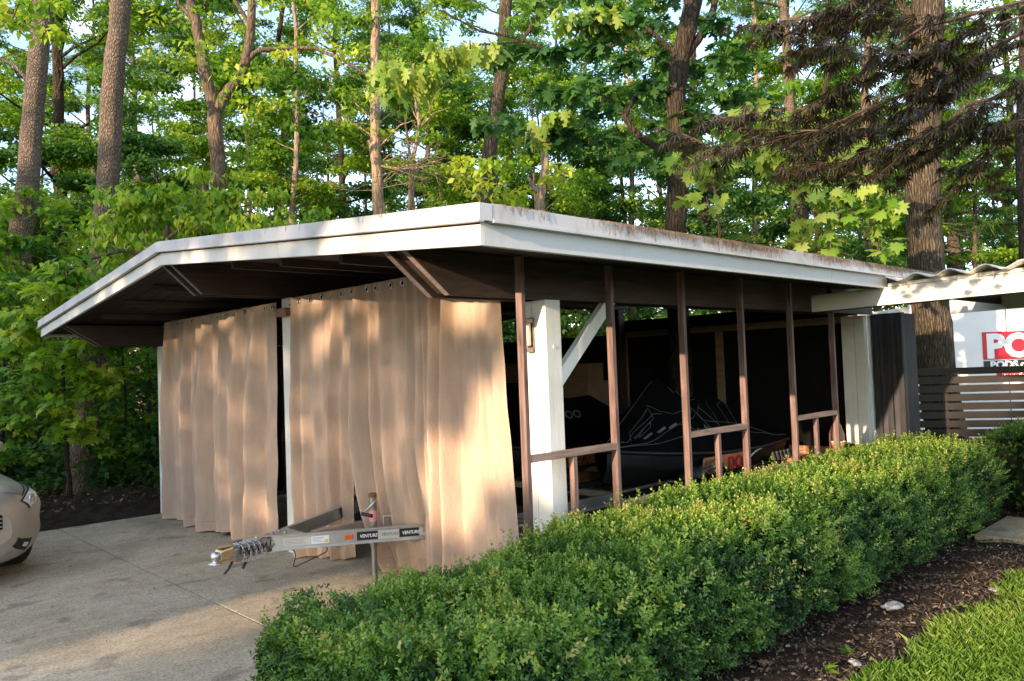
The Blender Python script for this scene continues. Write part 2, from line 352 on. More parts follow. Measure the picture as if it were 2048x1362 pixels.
sheet('lawn_ground', -2.15, 14, -14, -1.7, -.008, M['lawnbase'], 60, lambda x, y: .01*sin(x*3)*sin(y*2))
mb = MB(); mb.box((4.15, -2.6, -.1), (5.15, -1.12, .035)); tag(mb.build('paving_slab', M['concrete'], bevel=.008), kind='structure')
# turned soil bank left of the drive
sheet('soil_bank', -3.2, 1.2, 6.74, 9.3, -.02, M['soil'], 90, lambda x, y: max(0, sin(pi*min(1, (y-6.74)/2.56))**.7)*(.13+.05*sin(x*3.1+2)+.035*sin(x*9+y*7)+.02*sin(x*21-y*17)) if -3.2 < x < 1.2 else 0)

# ------------------------------------------------------------------ carport
HE, DK, SLP, WD = 2.222, 2.252, .0972, 6.76      # fascia bottom at side, deck underside, slope, post spacing overall
YS, YE, XF, XB = -.681, 7.441, -1.121, 5.13
def rz(y, base=DK): return base + SLP*((y-YS) if y <= WD/2 else (YE-y))
cp = thing('carport', 'open brown timber carport with white fascia and a low gable roof', 'carport', (0, 3.38, 0))
cpi = Vector((0, -3.38, 0))
class CB(MB):
    def build(s, name, mat, parent=None, bevel=0):
        off = -Vector(parent.location) if parent is not None and parent.parent is None else Vector((0, 0, 0))
        if parent is cp or (parent is not None and parent.parent is cp): off = cpi
        s.v = [(v[0]+off.x, v[1]+off.y, v[2]+off.z) for v in s.v]
        return MB.build(s, name, mat, parent, bevel)
# roof deck: planks running along Y on both slopes with dark gaps, membrane above
dk = CB()
x = XF+.02
while x < XB:
    w = .135
    for a, b in ((YS+.02 if x < 4.36 else .22, WD/2), (WD/2, YE-.02)):
        dk.hexa([(xx, yy, rz(yy)+zz) for xx in (x, x+w) for yy in (a, b) for zz in (0, .03)])
    x += w+.008
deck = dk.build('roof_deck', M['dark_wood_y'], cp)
rf = CB()
for a, b in ((YS+.0, WD/2), (WD/2, YE-.0)):
    for xa, xb in ((XF+.052, 4.5), (4.5, XB)):
        rf.hexa([(xx, yy, rz(yy)+zz) for xx in (xa, xb) for yy in ((a+.06 if xa < 4 else .22) if a < 0 else a, b-(.06 if b > WD/2 else 0)) for zz in (.034, .14)])
rf.build('roof', simple('gravel_roof', (.22, .19, .16), .9, 0, .4, 30, .6, 60), cp)
# rafters under the deck, running back from the fascia
for y in [.95, 1.75, 2.55, 4.3, 5.1, 5.9]:
    CB().box((XF+.25, y-.02, rz(y)-.06), (XB-.02, y+.02, rz(y)-.003)).build('rafter', M['dark_wood'], cp)
# fascia boards
FH, DH = .112, .083
def fascia_front(a, b, name, z0, z1, x0, x1, mat):
    return CB().hexa([(xx, yy, rz(yy, HE)+zz) for xx in (x0, x1) for yy in (a, b) for zz in (z0, z1)]).build(name, mat, cp, .002)
for a, b in ((YS, 1.3), (1.303, WD/2), (WD/2, 5.4), (5.403, YE)):
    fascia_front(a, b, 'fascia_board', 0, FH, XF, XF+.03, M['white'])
for a, b in ((YS-.032, .55), (.552, WD/2), (WD/2, 4.9), (4.902, YE+.03)):
    f = fascia_front(a, b, 'roof_edge_trim', FH+.002, FH+DH, XF-.03, XF+.05, M['metal_trim'])
    fascia_front(a, b, 'drip_lip', FH-.006, FH+.006, XF-.038, XF-.002, M['metal_trim'])
XL = 3.667
for a, b in ((XF+.031, 2.55), (2.553, XL)):
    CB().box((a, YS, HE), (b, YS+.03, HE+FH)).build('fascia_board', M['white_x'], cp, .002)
for a, b in ((XF+.052, 1.4), (1.402, 3.1), (3.102, 4.50)):
    CB().box((a, YS-.03, HE+FH+.002), (b, YS+.05, HE+FH+DH)).build('roof_edge_trim', M['metal_trim'], cp, .002)
    CB().box((a, YS-.04, HE+FH-.007), (b, YS-.002, HE+FH+.006)).build('drip_lip', M['metal_trim'], cp)
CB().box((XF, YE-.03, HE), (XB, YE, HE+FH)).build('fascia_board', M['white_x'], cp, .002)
CB().box((XF-.03, YE-.02, HE+FH+.002), (XB, YE+.03, HE+FH+DH)).build('roof_edge_trim', M['metal_trim'], cp, .002)
for a, b in ((YS, WD/2), (WD/2, YE)):
    CB().hexa([(xx, yy, rz(yy, HE)+zz) for xx in (XF-.004, XF+.0) for yy in (a, b) for zz in (FH-.014, FH-.006)]).build('shadow_gap', M['dark_wood'], cp)  # dark strip standing in for the shade line under the drip lip
# double beams
M['endgrain'] = wood('mauve_grey_cut_end', (.16, .125, .12), (.27, .215, .205), 'y')  # weathered cut ends, their sunlit paleness also put into the colour
def beam(y0, y1, zb, xf, xt):
    zt = min(rz(y0), rz(y1))-.004
    b = CB()
    for a in ((y0, y0+.045), (y1-.045, y1)):
        b.prism([(xf, a[0], zb), (XB-.1, a[0], zb), (XB-.1, a[0], zt), (xt, a[0], zt)], (0, a[1]-a[0], 0))
    b.prism([(xf+.03, y0+.05, zb+.02), (XB-.12, y0+.05, zb+.02), (XB-.12, y0+.05, zt), (xt+.04, y0+.05, zt)], (0, y1-y0-.1, 0))
    o = b.build('beam', M['dark_wood'], cp, .002)
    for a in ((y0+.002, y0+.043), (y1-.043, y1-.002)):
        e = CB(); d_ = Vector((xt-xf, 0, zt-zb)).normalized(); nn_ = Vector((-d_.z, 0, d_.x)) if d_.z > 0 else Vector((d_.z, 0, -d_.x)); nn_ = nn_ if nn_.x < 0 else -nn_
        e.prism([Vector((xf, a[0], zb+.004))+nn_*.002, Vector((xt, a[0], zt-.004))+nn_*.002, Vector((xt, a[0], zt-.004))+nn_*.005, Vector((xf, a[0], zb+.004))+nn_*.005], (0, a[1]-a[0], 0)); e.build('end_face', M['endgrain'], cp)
    return o
beam(0, .2, 2.0667, -.76, -1.06); beam(3.28, 3.48, 2.3746, -.81, -1.08); beam(6.56, 6.76, 2.0667, -.68, -1.06)
# posts with a grooved front face
def post(y0, y1, top, x=0.0, dp=.136):
    b = CB(); w = y1-y0
    b.box((x, y0, 0), (x+dp, y0+w*.62, top)).box((x+.006, y0+w*.62+.008, 0), (x+dp, y1, top)).box((x+.03, y0+w*.62-.001, 0), (x+dp-.01, y0+w*.62+.009, top))
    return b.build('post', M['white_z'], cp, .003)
p1 = post(0.0, .2, 2.0667); p2 = post(3.28, 3.46, 2.3746); p3 = post(6.56, 6.76, 2.0667)
CB().tube([(.068, -.004, 1.77), (.068, .01, 1.77)], .012, 12).build('bolt', M['white_z'], p1)
for y_, z_ in ((3.28, 2.37), (6.58, 2.06)): CB().box((4.84, y_, 0), (4.96, y_+.16, z_)).build('rear_post', M['dark_wood'], cp, .003)
mb = CB(); mb.prism([(.136, .02, 1.50), (.136, .02, 1.62), (.60, .02, 2.064), (.72, .02, 2.064)], (0, .05, 0)); mb.build('knee_brace', M['white_z'], cp, .002)
CB().prism([(.136, 3.35, 1.80), (.136, 3.35, 1.92), (.60, 3.35, 2.37), (.72, 3.35, 2.37)], (0, .05, 0)).build('knee_brace', M['white_z'], cp, .002)
# bracket on the centre post
mb = CB(); mb.box((-.07, 3.25, 2.20), (-.004, 3.45, 2.275)).build('curtain_bracket', M['brown_bracket'], cp, .003)

# side screen of brown studs
sc_ = thing('stud_screen', 'open side frame of weathered brown studs and rails beside the hedge', 'timber frame', (1.8, -.08, 0))
class SB(MB):
    def build(s, name, mat, parent=None, bevel=0):
        s.v = [(v[0]-1.8, v[1]+.08, v[2]) for v in s.v]
        return MB.build(s, name, mat, parent, bevel)
XS = [-.3029+.8292*i for i in range(6)]
for i, x in enumerate(XS):
    SB().box((x, -.1, 0), (x+.032, -.05, rz(-.1)-.003)).build('stud', M['stud'], sc_, .002)
for i in (0, 2, 4):
    SB().box((XS[i]+.034, -.098, 1.084), (XS[i+1]-.002, -.052, 1.1266)).build('rail', M['rail'], sc_, .002)
    xm = (XS[i]+XS[i+1])/2+.01
    SB().box((xm-.018, -.094, .002), (xm+.018, -.055, 1.082)).build('short_stud', M['stud'], sc_, .002)
for i in (1, 3):
    SB().box((XS[i]+.034, -.103, .695), (XS[i+1]-.002, -.052, .7367)).build('sill_rail', M['rail'], sc_, .002)
for i in (0, 2, 4):
    SB().box((XS[i]+.034, -.098, .15), (XS[i+1]-.002, -.056, .19)).build('rail', M['rail'], sc_, .002)

# curtains -------------------------------------------------------------
def fold(s, ph, per, sharp=.7):
    a = sin(2*pi*s/per+ph) + .35*sin(2*pi*s/(per*.61)+ph*2.3) + .25*sin(2*pi*s/(per*2.7)+ph)
    return a
def nzc(a, b): return sin(a*5+b*2.1+1.5*sin(b*3.3+a*2))*.6+sin(a*11-b*6+2*sin(a*7))*.4
def curtain(label, top, bot, ztop, zl, zr, ph, amp=(.022, .055), x0=-.03, push=None, group='tan curtains across the carport front', nf=7, hide=False):
    (ta, tb), (ba, bb) = top, bot           # Y from left edge to right edge, at the rail and at the hem
    c = thing('curtain', label, 'curtain', (x0, (ta+tb)/2, ztop), group=group)
    rr_ = random.Random(int(ph*100)); W_ = abs(tb-ta)
    cells = [rr_.uniform(.7, 1.4) for _ in range(nf)]; tot = sum(cells); acc = [0]
    for q in cells: acc.append(acc[-1]+q/tot)
    amps = [rr_.choice((.3, .55, .8, 1.1))*rr_.uniform(.85, 1.15) for _ in range(nf)]; drift = [rr_.uniform(-.02, .02) for _ in range(nf+1)]
    def prof(s, v):
        s = min(max(s + .02*sin(v*5+ph+s*7)*(v), 0), .9999)
        for k in range(nf):
            if s < acc[k+1]:
                t = (s-acc[k])/(acc[k+1]-acc[k]); break
        base = .5-.5*cos(2*pi*t**1.25)
        return base*amps[k] + .12*sin(t*2*pi*2+ph+k)*amps[k]*v
    def fn(u, v):                      # v=0 top .. 1 hem
        y = ta+(tb-ta)*u; yb = ba+(bb-ba)*u
        vv = v**1.6; yy = y*(1-vv)+yb*vv
        z1 = zl+(zr-zl)*u + .012*sin(u*17+ph)
        z = ztop*(1-v)+z1*v - .014*(1-min(1, v*6))*prof(u, 0)
        am = (amp[0]+(amp[1]-amp[0])*min(1, v*2.2))*2.3
        x = x0 - am*prof(u, v) + .006*sin(z*9+u*23+ph)*v + .0035*sin(u*60+z*14)*v + .003*nzc(u*3+ph, z*2)*min(1,v*3)
        if push: x += push(u, v)
        return (x-x0, yy-(ta+tb)/2, z-ztop)
    o = grid_mesh(fn, 150, 70, 'cloth', M['curtain'], c)
    for k in range(nf+1 if not hide else 0):
        u = min(.97, max(.03, (acc[k]+.012 if k < nf else .975)))
        px, py, pz = fn(u, .018)
        t = MB(); ring = [(px-.008, py+.021*cos(a*pi/7), -.045+.021*sin(a*pi/7)) for a in range(15)]
        t.tube(ring, .0045, 6, cap=False); g_ = t.build('grommet', M['chrome'], c)
        MB().tube([(px-.004, py, -.045), (px-.0075, py, -.045)], .018, 12).build('grommet_hole', M['black'], g_)  # black disc standing in for the shadow inside the ring
    # stitched header and hem lines
    pts = [Vector(fn(i/59, .042))+Vector((-.0025, 0, 0)) for i in range(60)]
    MB().tube(pts, .0018, 4).build('seam', M['curtain'], c)
    pts = [Vector(fn(i/59, .955))+Vector((-.0025, 0, 0)) for i in range(60)]
    MB().tube(pts, .0022, 4).build('hem', M['curtain'], c)
    return c
curtain('long tan curtain panel at the far left carport post', (6.34, 5.14), (6.26, 5.08), 2.345, .02, .015, 1.1, nf=8)
curtain('wide tan curtain panel left of the centre post', (5.19, 3.50), (5.13, 3.60), 2.345, .02, .05, 2.3, (.024, .07), nf=8)
curtain('tan curtain panel right of the centre post with its lower edge pulled aside', (3.19, 2.12), (3.17, 2.66), 2.36, .02, .012, 3.7, (.026, .05), nf=6,
        push=lambda u, v: .27*u*max(0, (v-.35)/.65)**1.3)
def pushD(u, v):
    k = max(0, (v-.55)/.45); return .15*k*k*(1+.5*u) + (.05*max(0, v-.8)/.2*sin(u*9) if v > .8 else 0)
curtain('tan curtain panel bunched over the trailer tongue behind the jack', (2.17, 1.17), (2.03, 1.22), 2.36, .03, .16, 5.2, (.022, .06), nf=6, push=pushD)
curtain('tan curtain panel nearest the right front post with the brightest sun patch', (1.22, .36), (1.25, .20), 2.345, .02, .02, 6.6, (.022, .055), x0=-.05, nf=6)
for a, b in ((6.55, 3.5), (3.24, .22)):
    r_ = thing('curtain_rod', ('thin dark curtain rod spanning the left bay of the carport' if a > 5 else 'thin dark curtain rod spanning the right bay of the carport'), 'curtain rod', (-.03, (a+b)/2, 2.30), group='curtain rods')
    MB().tube([(0, (a-b)/2, 0), (0, -(a-b)/2, 0)], .008, 8).build('rod', M['bronze'], r_)

# wall lights on the posts ------------------------------------------------
def sconce(loc, rot, label, mir=1):
    t = thing('wall_light', label, 'wall light', loc, rot, 'post mounted wall lights')
    MB().box((-.012, -.03, -.12), (0, .03, .09)).build('back_plate', M['bronze'], t, .002)
    MB().box((-.075, -.035, .055), (-.013, .035, .08)).build('bracket', M['bronze'], t, .002); MB().box((-.03, -.032, -.13), (-.013, .032, -.10)).build('lower_clip', M['bronze'], t, .002)
    MB().lathe((-.047, 0, -.09), [(0.001, 0), (.026, 0), (.03, .01), (.03, .142), (.027, .143)], 16).build('lamp_shade', M['glassbulb'], t)
    return t
sconce((-.001, .13, 1.87), 0, 'small white jar wall light on the right front post')
sconce((.06, 6.762, 1.88), -pi/2, 'small white jar wall light on the left front post')

# rear wall inside, trims, siding -------------------------------------------
rw = thing('rear_wall', 'rear carport wall of black panels framed by tan boards', 'wall', (5, 1.8, 0))
class RB(MB):
    def build(s, name, mat, parent=None, bevel=0):
        s.v = [(v[0]-5, v[1]-1.8, v[2]) for v in s.v]
        return MB.build(s, name, mat, parent, bevel)
RB().box((5.02, .28, .1), (5.08, 3.36, 2.22)).build('panel', M['black'], rw)
RB().box((5.02, 3.363, .1), (5.08, 6.5, 2.04)).build('panel', M['black'], rw)
sw = thing('side_wall', 'dark boarded far side wall inside the carport behind the left curtains', 'wall', (2.6, 6.62, 0))
MB().box((-2.2, -.02, .08), (2.3, .03, 2.05)).build('panel', M['black'], sw)  # added wall, keeps the gap between the curtains black
for x in (-2.0, -1.0, 0, 1.0, 2.0): MB().box((x-.03, -.06, .08), (x+.03, -.022, 2.05)).build('stud', M['dark_wood'], sw)
RB().box((4.985, .28, 1.99), (5.018, 3.36, 2.07)).build('trim_board', M['trim_tan'], rw, .002)
RB().box((4.987, 1.80, .1), (5.017, 1.90, 1.988)).build('trim_board', M['trim_tan'], rw, .002)
RB().box((4.987, 3.28, .1), (5.017, 3.36, 1.988)).build('trim_board', M['trim_tan'], rw, .002)
w = RB(); w.box((4.90, .155, .69), (4.985, .285, 2.06)); w.box((4.905, .045, .69), (4.985, .147, 2.06)); w.build('white_trim', M['white_z'], rw, .002)
RB().box((4.98, .02, .69), (5.06, .042, 2.06)).build('corner_board', simple('pale_blue_white_paint', (.62, .66, .72), .6), rw, .002)
sd = thing('siding_wall', 'charcoal board and batten wall section beside the white trim', 'wall', (5, -.2, .7))
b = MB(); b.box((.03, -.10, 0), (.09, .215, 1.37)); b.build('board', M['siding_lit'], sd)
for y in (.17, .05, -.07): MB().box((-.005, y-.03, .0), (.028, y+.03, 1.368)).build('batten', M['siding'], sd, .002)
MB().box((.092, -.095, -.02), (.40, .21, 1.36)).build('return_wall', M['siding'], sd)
# low brick base with pots
bk = thing('brick_wall', 'low orange brick base wall under the dark siding', 'brick wall', (4.95, .1, 0))
def brickmat():
    m, nt, bs, out = newmat('orange_brick'); v = coords(nt, (1, 1, 1), 'Object', (0, radians(90), 0))
    b = nd(nt, 'ShaderNodeTexBrick'); b.inputs['Scale'].default_value = 4.5; b.inputs['Color1'].default_value = (.45, .17, .08, 1); b.inputs['Color2'].default_value = (.33, .12, .06, 1); b.inputs['Mortar'].default_value = (.4, .35, .3, 1)
    nt.links.new(v, b.inputs['Vector']); nt.links.new(b.outputs['Color'], bs.inputs['Base Color']); bs.inputs['Roughness'].default_value = .9; return m
bw = MB()
zc = 0
for r_i in range(9):
    y = -.62+(.1 if r_i % 2 else 0)
    while y < .9:
        bw.box((-.06, y-.1, zc), (.0, min(y+.19, .95)-.1, zc+.062)); y += .2
    zc += .073
bw.build('brick_course', brickmat(), bk, .003)
MB().box((-.05, -.70, 0), (-.004, .83, zc-.012)).build('mortar', simple('mortar', (.35, .30, .25), .9), bk)
MB().box((-.52, .08, .50), (-.065, .83, .56)).build('ledge', M['terracotta'], bk, .004)
MB().box((-.50, .10, 0), (-.07, .80, .498)).build('ledge_base', M['mulch'], bk)
pot = thing('flower_pot', 'terracotta pot with a pale rim standing behind the last screen stud', 'flower pot', (4.72, .30, .56))
MB().lathe((0, 0, 0), [(.001, 0), (.055, 0), (.07, .13), (.076, .13), (.078, .165), (.068, .165), (.062, .12), (.001, .12)], 24).build('pot', M['terracotta'], pot)
MB().lathe((0, 0, 0), [(.0685, .166), (.079, .167), (.0795, .176), (.068, .176)], 24).build('rim', M['sign_white'], pot)
vs = thing('vase', 'tall pinkish brown stoneware vase behind the terracotta pot', 'vase', (4.83, .36, .56))
MB().lathe((0, 0, 0), [(.001, 0), (.06, 0), (.08, .1), (.078, .24), (.05, .33), (.03, .36), (.035, .38), (.02, .38)], 24).build('body', M['tanvase'], vs)

# storage at the open left half of the rear
cb = thing('storage_cabinet', 'brown storage cupboard with two doors at the back of the carport', 'cabinet', (4.6, 3.9, 0))
MB().box((-.22, -.42, .05), (.25, .42, 1.42)).build('body', M['cardboard'], cb, .004)
for s in (-1, 1):
    d = MB().box((-.24, -.41 if s < 0 else .005, .08), (-.223, -.005 if s < 0 else .41, 1.39)).build('door', M['cardboard'], cb, .003)
    MB().box((-.255, s*.05-.008, .7), (-.241, s*.05+.008, .82)).build('handle', M['steel'], d)
bx = thing('cardboard_box', 'plain brown cardboard box on top of the storage cupboard', 'box', (4.62, 3.75, 1.42), .1)
MB().box((-.18, -.2, 0), (.18, .2, .24)).build('carton', M['cardboard'], bx, .003)
sh = thing('shelving_unit', 'dark metal shelving rack with stacked bins against the back', 'shelf', (5.0, 5.4, 0))
for z in (.3, .85, 1.4): MB().box((-.2, -.8, z), (.2, .8, z+.03)).build('shelf', M['steel'], sh)
for sx in (-.19, .19):
    for sy in (-.79, .79): MB().box((sx-.015, sy-.015, 0), (sx+.015, sy+.015, 1.75)).build('upright', M['steel'], sh)
for i, (y, z, c) in enumerate([(-.5, .33, 'cardboard'), (.1, .33, 'steel'), (.55, .88, 'cardboard'), (-.35, .88, 'rubber'), (0, 1.43, 'cardboard')]):
    b = thing('storage_bin', ['brown bin on the lowest shelf of the rack at left', 'steel bin in the middle of the lowest rack shelf', 'brown bin on the middle rack shelf', 'black bin on the middle rack shelf', 'brown bin on the top rack shelf'][i], 'bin', (5.0, 5.4+y, z), group='bins on the rack')
    q = MB(); q.add([(sx*(.15+.02*k), sy*(.2+.02*k), .26*k) for k in (0, 1) for sx, sy in ((-1, -1), (1, -1), (1, 1), (-1, 1))], [(3, 2, 1, 0), (0, 1, 5, 4), (1, 2, 6, 5), (2, 3, 7, 6), (3, 0, 4, 7), (4, 5, 6, 7)])
    q.build('tub', M[c], b, .004); MB().box((-.18, -.23, .262), (.18, .23, .28)).build('lid', M['steel'], b, .003)

# ------------------------------------------------------------------ walkway roof
wk = thing('walkway_roof', 'white beamed walkway roof with wavy corrugated panels right of the carport', 'walkway roof', (3.7, -2.5, 0))
class WB(MB):
    def build(s, name, mat, parent=None, bevel=0):
        s.v = [(v[0]-3.7, v[1]+2.5, v[2]) for v in s.v]
        return MB.build(s, name, mat, parent, bevel)
def wz(y): return 2.062+(.03/1.73)*(-y)
ye = -6.5
WB().hexa([(xx, yy, wz(yy)+zz) for xx in (3.60, 3.65) for yy in (-.01, ye) for zz in (0, .155)]).build('beam', M['white'], wk, .003)
WB().hexa([(xx, yy, wz(yy)+zz) for xx in (3.59, 3.66) for yy in (-.715, ye) for zz in (.157, .187)]).build('cap_board', M['white'], wk, .002)
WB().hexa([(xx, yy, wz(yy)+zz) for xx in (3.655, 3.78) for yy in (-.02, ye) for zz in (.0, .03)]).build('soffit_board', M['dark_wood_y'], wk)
WB().hexa([(xx, yy, wz(yy)+zz) for xx in (6.2, 6.26) for yy in (-.4, ye) for zz in (0, .155)]).build('beam', M['white'], wk, .003)
for k in range(8):
    y = -.9-k*.75
    WB().hexa([(xx, yy, wz(yy)+zz) for xx in (3.79, 6.19) for yy in (y-.02, y+.02) for zz in (.06, .155)]).build('joist', M['dark_wood'], wk)
def corr(u, v):
    y = -.73+(ye+.73)*u; return (3.50+2.95*v-3.7, y+2.5, wz(y)+.222+.024*sin(2*pi*y/.26))
co = grid_mesh(corr, 300, 3, 'corrugated_sheet', M['corr'], wk)
sm_ = co.modifiers.new('solid', 'SOLIDIFY'); sm_.thickness = .012
for y in (-5.2,):
    for x in (3.62, 6.23): WB().box((x-.045, y-.045, 0), (x+.045, y+.045, wz(y)-.002)).build('post', M['white_z'], wk, .003)

# ------------------------------------------------------------------ slatted fence
f0 = at(1826, 738, 9.4); f1 = at(2048, 739, 9.05); fd = Vector((f1.x-f0.x, f1.y-f0.y, 0)).normalized()
fl = 5.2; ftop = 1.446
fen = thing('slat_fence', 'dark horizontal slat fence standing in front of the white container', 'fence', (f0.x, f0.y, 0), atan2(fd.y, fd.x))
z = ftop; k = 0
while z > .12:
    MB().box((0, -.012, z-.082), (fl, .012, z)).build('slat', M['fence'], fen, .002); z -= .104; k += 1
for i in range(6):
    x = .30+i*.93
    MB().box((x, .014, 0), (x+.06, .07, ftop+(.0 if i % 2 else .0))).build('fence_post', M['fence'], fen)
pp = MB(); pp.box((1.36, .014, 1.2), (1.44, .06, 1.53)); pp.box((1.345, .005, 1.53), (1.455, .07, 1.57)); pp.build('post_cap', M['sign_black'], fen)

# ------------------------------------------------------------------ storage container
q0 = at(1826, 700, 12.55); q1 = at(2060, 700, 12.75 if False else 12.6); pdv = Vector((q1.x-q0.x, q1.y-q0.y, 0)).normalized()
pod = thing('storage_container', 'white portable storage container with red lettered sign behind the fence', 'container', (q0.x, q0.y, 0), atan2(pdv.y, pdv.x))
PH = 2.40; PL = 4.9
MB().box((0, .02, .12), (PL, 2.4, PH-.02)).build('body', M['pod'], pod, .01)
fr = MB(); fr.box((0, 0, .1), (PL, .04, .22)).box((0, 0, PH-.1), (PL, .04, PH)).box((-.02, -.01, .1), (.10, .05, PH+.01)).box((PL-.1, -.01, .1), (PL, .05, PH+.01)).box((0, 2.36, PH-.1), (PL, 2.42, PH))
fr.build('frame', M['pod'], pod, .004)
for x in (1.55, 3.2): MB().box((x, .012, .22), (x+.012, .0195, PH-.1)).build('panel_seam', M['line'], pod)
MB().box((-.021, -.0115, 1.78), (.101, -.0104, 1.85)).build('stripe', M['red'], pod)
def text_mesh(s, size, name, mat, parent, loc, rot=(pi/2, 0, 0), bold=0, ext=.002, sx=1, shear=0):
    cu = bpy.data.curves.new(name, 'FONT'); cu.body = s; cu.size = size; cu.extrude = ext; cu.offset = bold; cu.shear = shear; cu.resolution_u = 3
    t = bpy.data.objects.new('tmp', cu); COL.objects.link(t); dg = bpy.context.evaluated_depsgraph_get(); dg.update()
    me = bpy.data.meshes.new_from_object(t.evaluated_get(dg)); bpy.data.objects.remove(t)
    me.materials.clear(); o = link(name, me, mat, parent); o.location = loc; o.rotation_euler = rot; o.scale = (sx, 1, 1); return o
sg0 = (Vector((at(1965, 690, 12.6).x, at(1965, 690, 12.6).y, 0)) - Vector((q0.x, q0.y, 0))).length
sgn = MB().box((sg0, .006, 1.48), (sg0+1.9, .014, 1.925)).build('logo_panel', M['red'], pod)
text_mesh('PODS', .52, 'lettering', M['sign_white'], sgn, (sg0+.05, .004, 1.52), bold=.025, sx=1.12)
sg2 = MB().box((sg0, .006, 1.335), (sg0+1.9, .014, 1.46)).build('address_panel', M['sign_black'], pod)
text_mesh('PODS.com', .15, 'lettering', M['sign_white'], sg2, (sg0+.10, .004, 1.345), bold=.006, sx=1.2)
text_mesh('Moving & Storage', .13, 'lettering', M['red'], pod, (sg0+.2, .015, 1.20), bold=.004, ext=.003)
MB().box((.3, .005, .26), (1.2, .014, .36)).build('blue_stripe', simple('blue_decal', (.03, .08, .5), .5), pod)

# ------------------------------------------------------------------ trailer
tr = thing('boat_trailer', 'galvanised twin watercraft trailer with its tongue poking out between the curtains', 'trailer', (0, 0, 0))
TZ = .45
def channel(a, b, name, mat, h=.105, fl_=.045, side=1):
    """C-section rail from a to b, web facing outward"""
    a = Vector(a); b = Vector(b); d = (b-a).normalized(); n = d.cross(Vector((0, 0, 1)))*side; u = Vector((0, 0, 1))
    m = MB()
    m.bar(a+n*.0, b+n*.0, .006, h, mi=0)
    m.bar(a+n*.004+u*(h/2-.003), b+n*.004+u*(h/2-.003), fl_, .0065)
    m.bar(a+n*.004-u*(h/2-.003), b+n*.004-u*(h/2-.003), fl_, .0065)
    return m.build(name, mat, tr, .0015)
A0, A1 = Vector((-.90, 1.945, TZ)), Vector((.52, 1.10, TZ)); B0, B1 = Vector((-.90, 2.01, TZ)), Vector((.62, 2.95, TZ))
channel(A0, A1, 'tongue_rail', M['alu']); channel(B0, B1, 'tongue_rail', M['alu'], side=-1)
channel((.52, 1.10, TZ), (4.3, 1.10, TZ), 'side_rail', M['alu']); channel((.62, 2.95, TZ), (4.3, 2.95, TZ), 'side_rail', M['alu'], side=-1)
for x in (.62, 2.1, 3.4, 4.28): MB().box((x-.025, 1.0, TZ-.04), (x+.025, 3.05, TZ+.02)).build('cross_member', M['alu'], tr, .003)
MB().tube([(.66, .35, TZ+.02), (.66, 3.7, TZ+.02)], .022, 10).build('front_bar', M['alu'], tr)
dA = (A1-A0).normalized(); nA = dA.cross(Vector((0, 0, 1))); angA = atan2(dA.y, dA.x)
def on_rail(s, z, out=.0045): p = A0+dA*s+nA*out; return (p.x, p.y, TZ+z)
# labels on the rail
s = .60
for i, (w, bgm, fm) in enumerate([(.155, 'sign_black', 'sign_white'), (.155, 'sign_grey', 'sign_black'), (.15, 'sign_black', 'sign_white'), (.155, 'sign_grey', 'sign_black'), (.15, 'sign_black', 'sign_white')]):
    pl = MB().bar(on_rail(s, 0, .0042), on_rail(s+w-.003, 0, .0042), .0012, .062).build('label_strip', M[bgm], tr)
    text_mesh('VENTURE', .032, 'lettering', M['sign_white'] if fm == 'sign_white' else M['steel'], pl, on_rail(s+.02, -.011, .0058), (pi/2, 0, angA), bold=.0008, ext=.0004, sx=.92, shear=.25)
    s += w
rf_ = MB().bar(on_rail(.515, 0, .008), on_rail(.575, 0, .008), .010, .034).build('reflector', M['amber'], tr, .002)
for a_, b_, mt in ((.08, .27, 'sign_grey'), (.275, .40, 'sign_white')):
    pl = MB().bar(on_rail(a_, .0, .0042), on_rail(b_, .0, .0042), .0012, .056).build('spec_label', M[mt], tr)
    for q in range(4): MB().bar(on_rail(a_+.01, .016-.010*q, .0052), on_rail(b_-.03-.012*(q % 3), .016-.010*q, .0052), .0006, .0028).build('print_line', M['steel'], pl)
    if mt == 'sign_white': MB().bar(on_rail(b_-.030, -.012, .0055), on_rail(b_-.006, -.012, .0055), .0006, .022).build('yellow_square', M['yellow'], pl)
# gusset and coupler neck, pointing towards -X
hd = Vector((-1, -.16, 0)).normalized(); H0 = Vector((-.88, 1.975, TZ))
g_ = MB(); g_.prism([(-.93, 1.935, TZ+.054), (-.93, 2.02, TZ+.054), (-.70, 2.13, TZ+.054), (-.70, 1.82, TZ+.054)], (0, 0, .005)); g_.prism([(-.93, 1.935, TZ-.059), (-.93, 2.02, TZ-.059), (-.72, 2.12, TZ-.059), (-.72, 1.84, TZ-.059)], (0, 0, .005)); g_.build('gusset_plate', M['alu'], tr, .001)
for p in ((-.88, 1.975), (-.80, 1.93), (-.80, 2.03)): MB().lathe((p[0], p[1], TZ+.06), [(.001, .012), (.011, .012), (.013, .008), (.013, 0)], 6).build('bolt', M['steel'], tr)
def hp(s, y=0, z=0): sd_ = hd.cross(Vector((0, 0, 1))); return H0 + hd*s + sd_*y + Vector((0, 0, z))
MB().tube([hp(-.02), hp(.10)], .045, 14).build('hinge_tube', M['alu'], tr)
MB().lathe(hp(.075), [(.001, -.006), (.052, -.006), (.052, .006), (.001, .006)], 20, hd.cross(Vector((0, 0, 1)))).build('hinge_washer', M['rust'], tr)
cpl = MB().bar(hp(.10, 0, -.005), hp(.34, 0, -.02), .09, .095).build('coupler', M['steel'], tr, .014)
n_ = MB(); n_.bar(hp(.33, 0, .012), hp(.435, 0, .0), .085, .07); n_.build('coupler_head', M['brass'], cpl, .014)
MB().bar(hp(.335, 0, .045), hp(.43, 0, .05), .05, .006).build('latch_lever', M['brass'], cpl, .001)
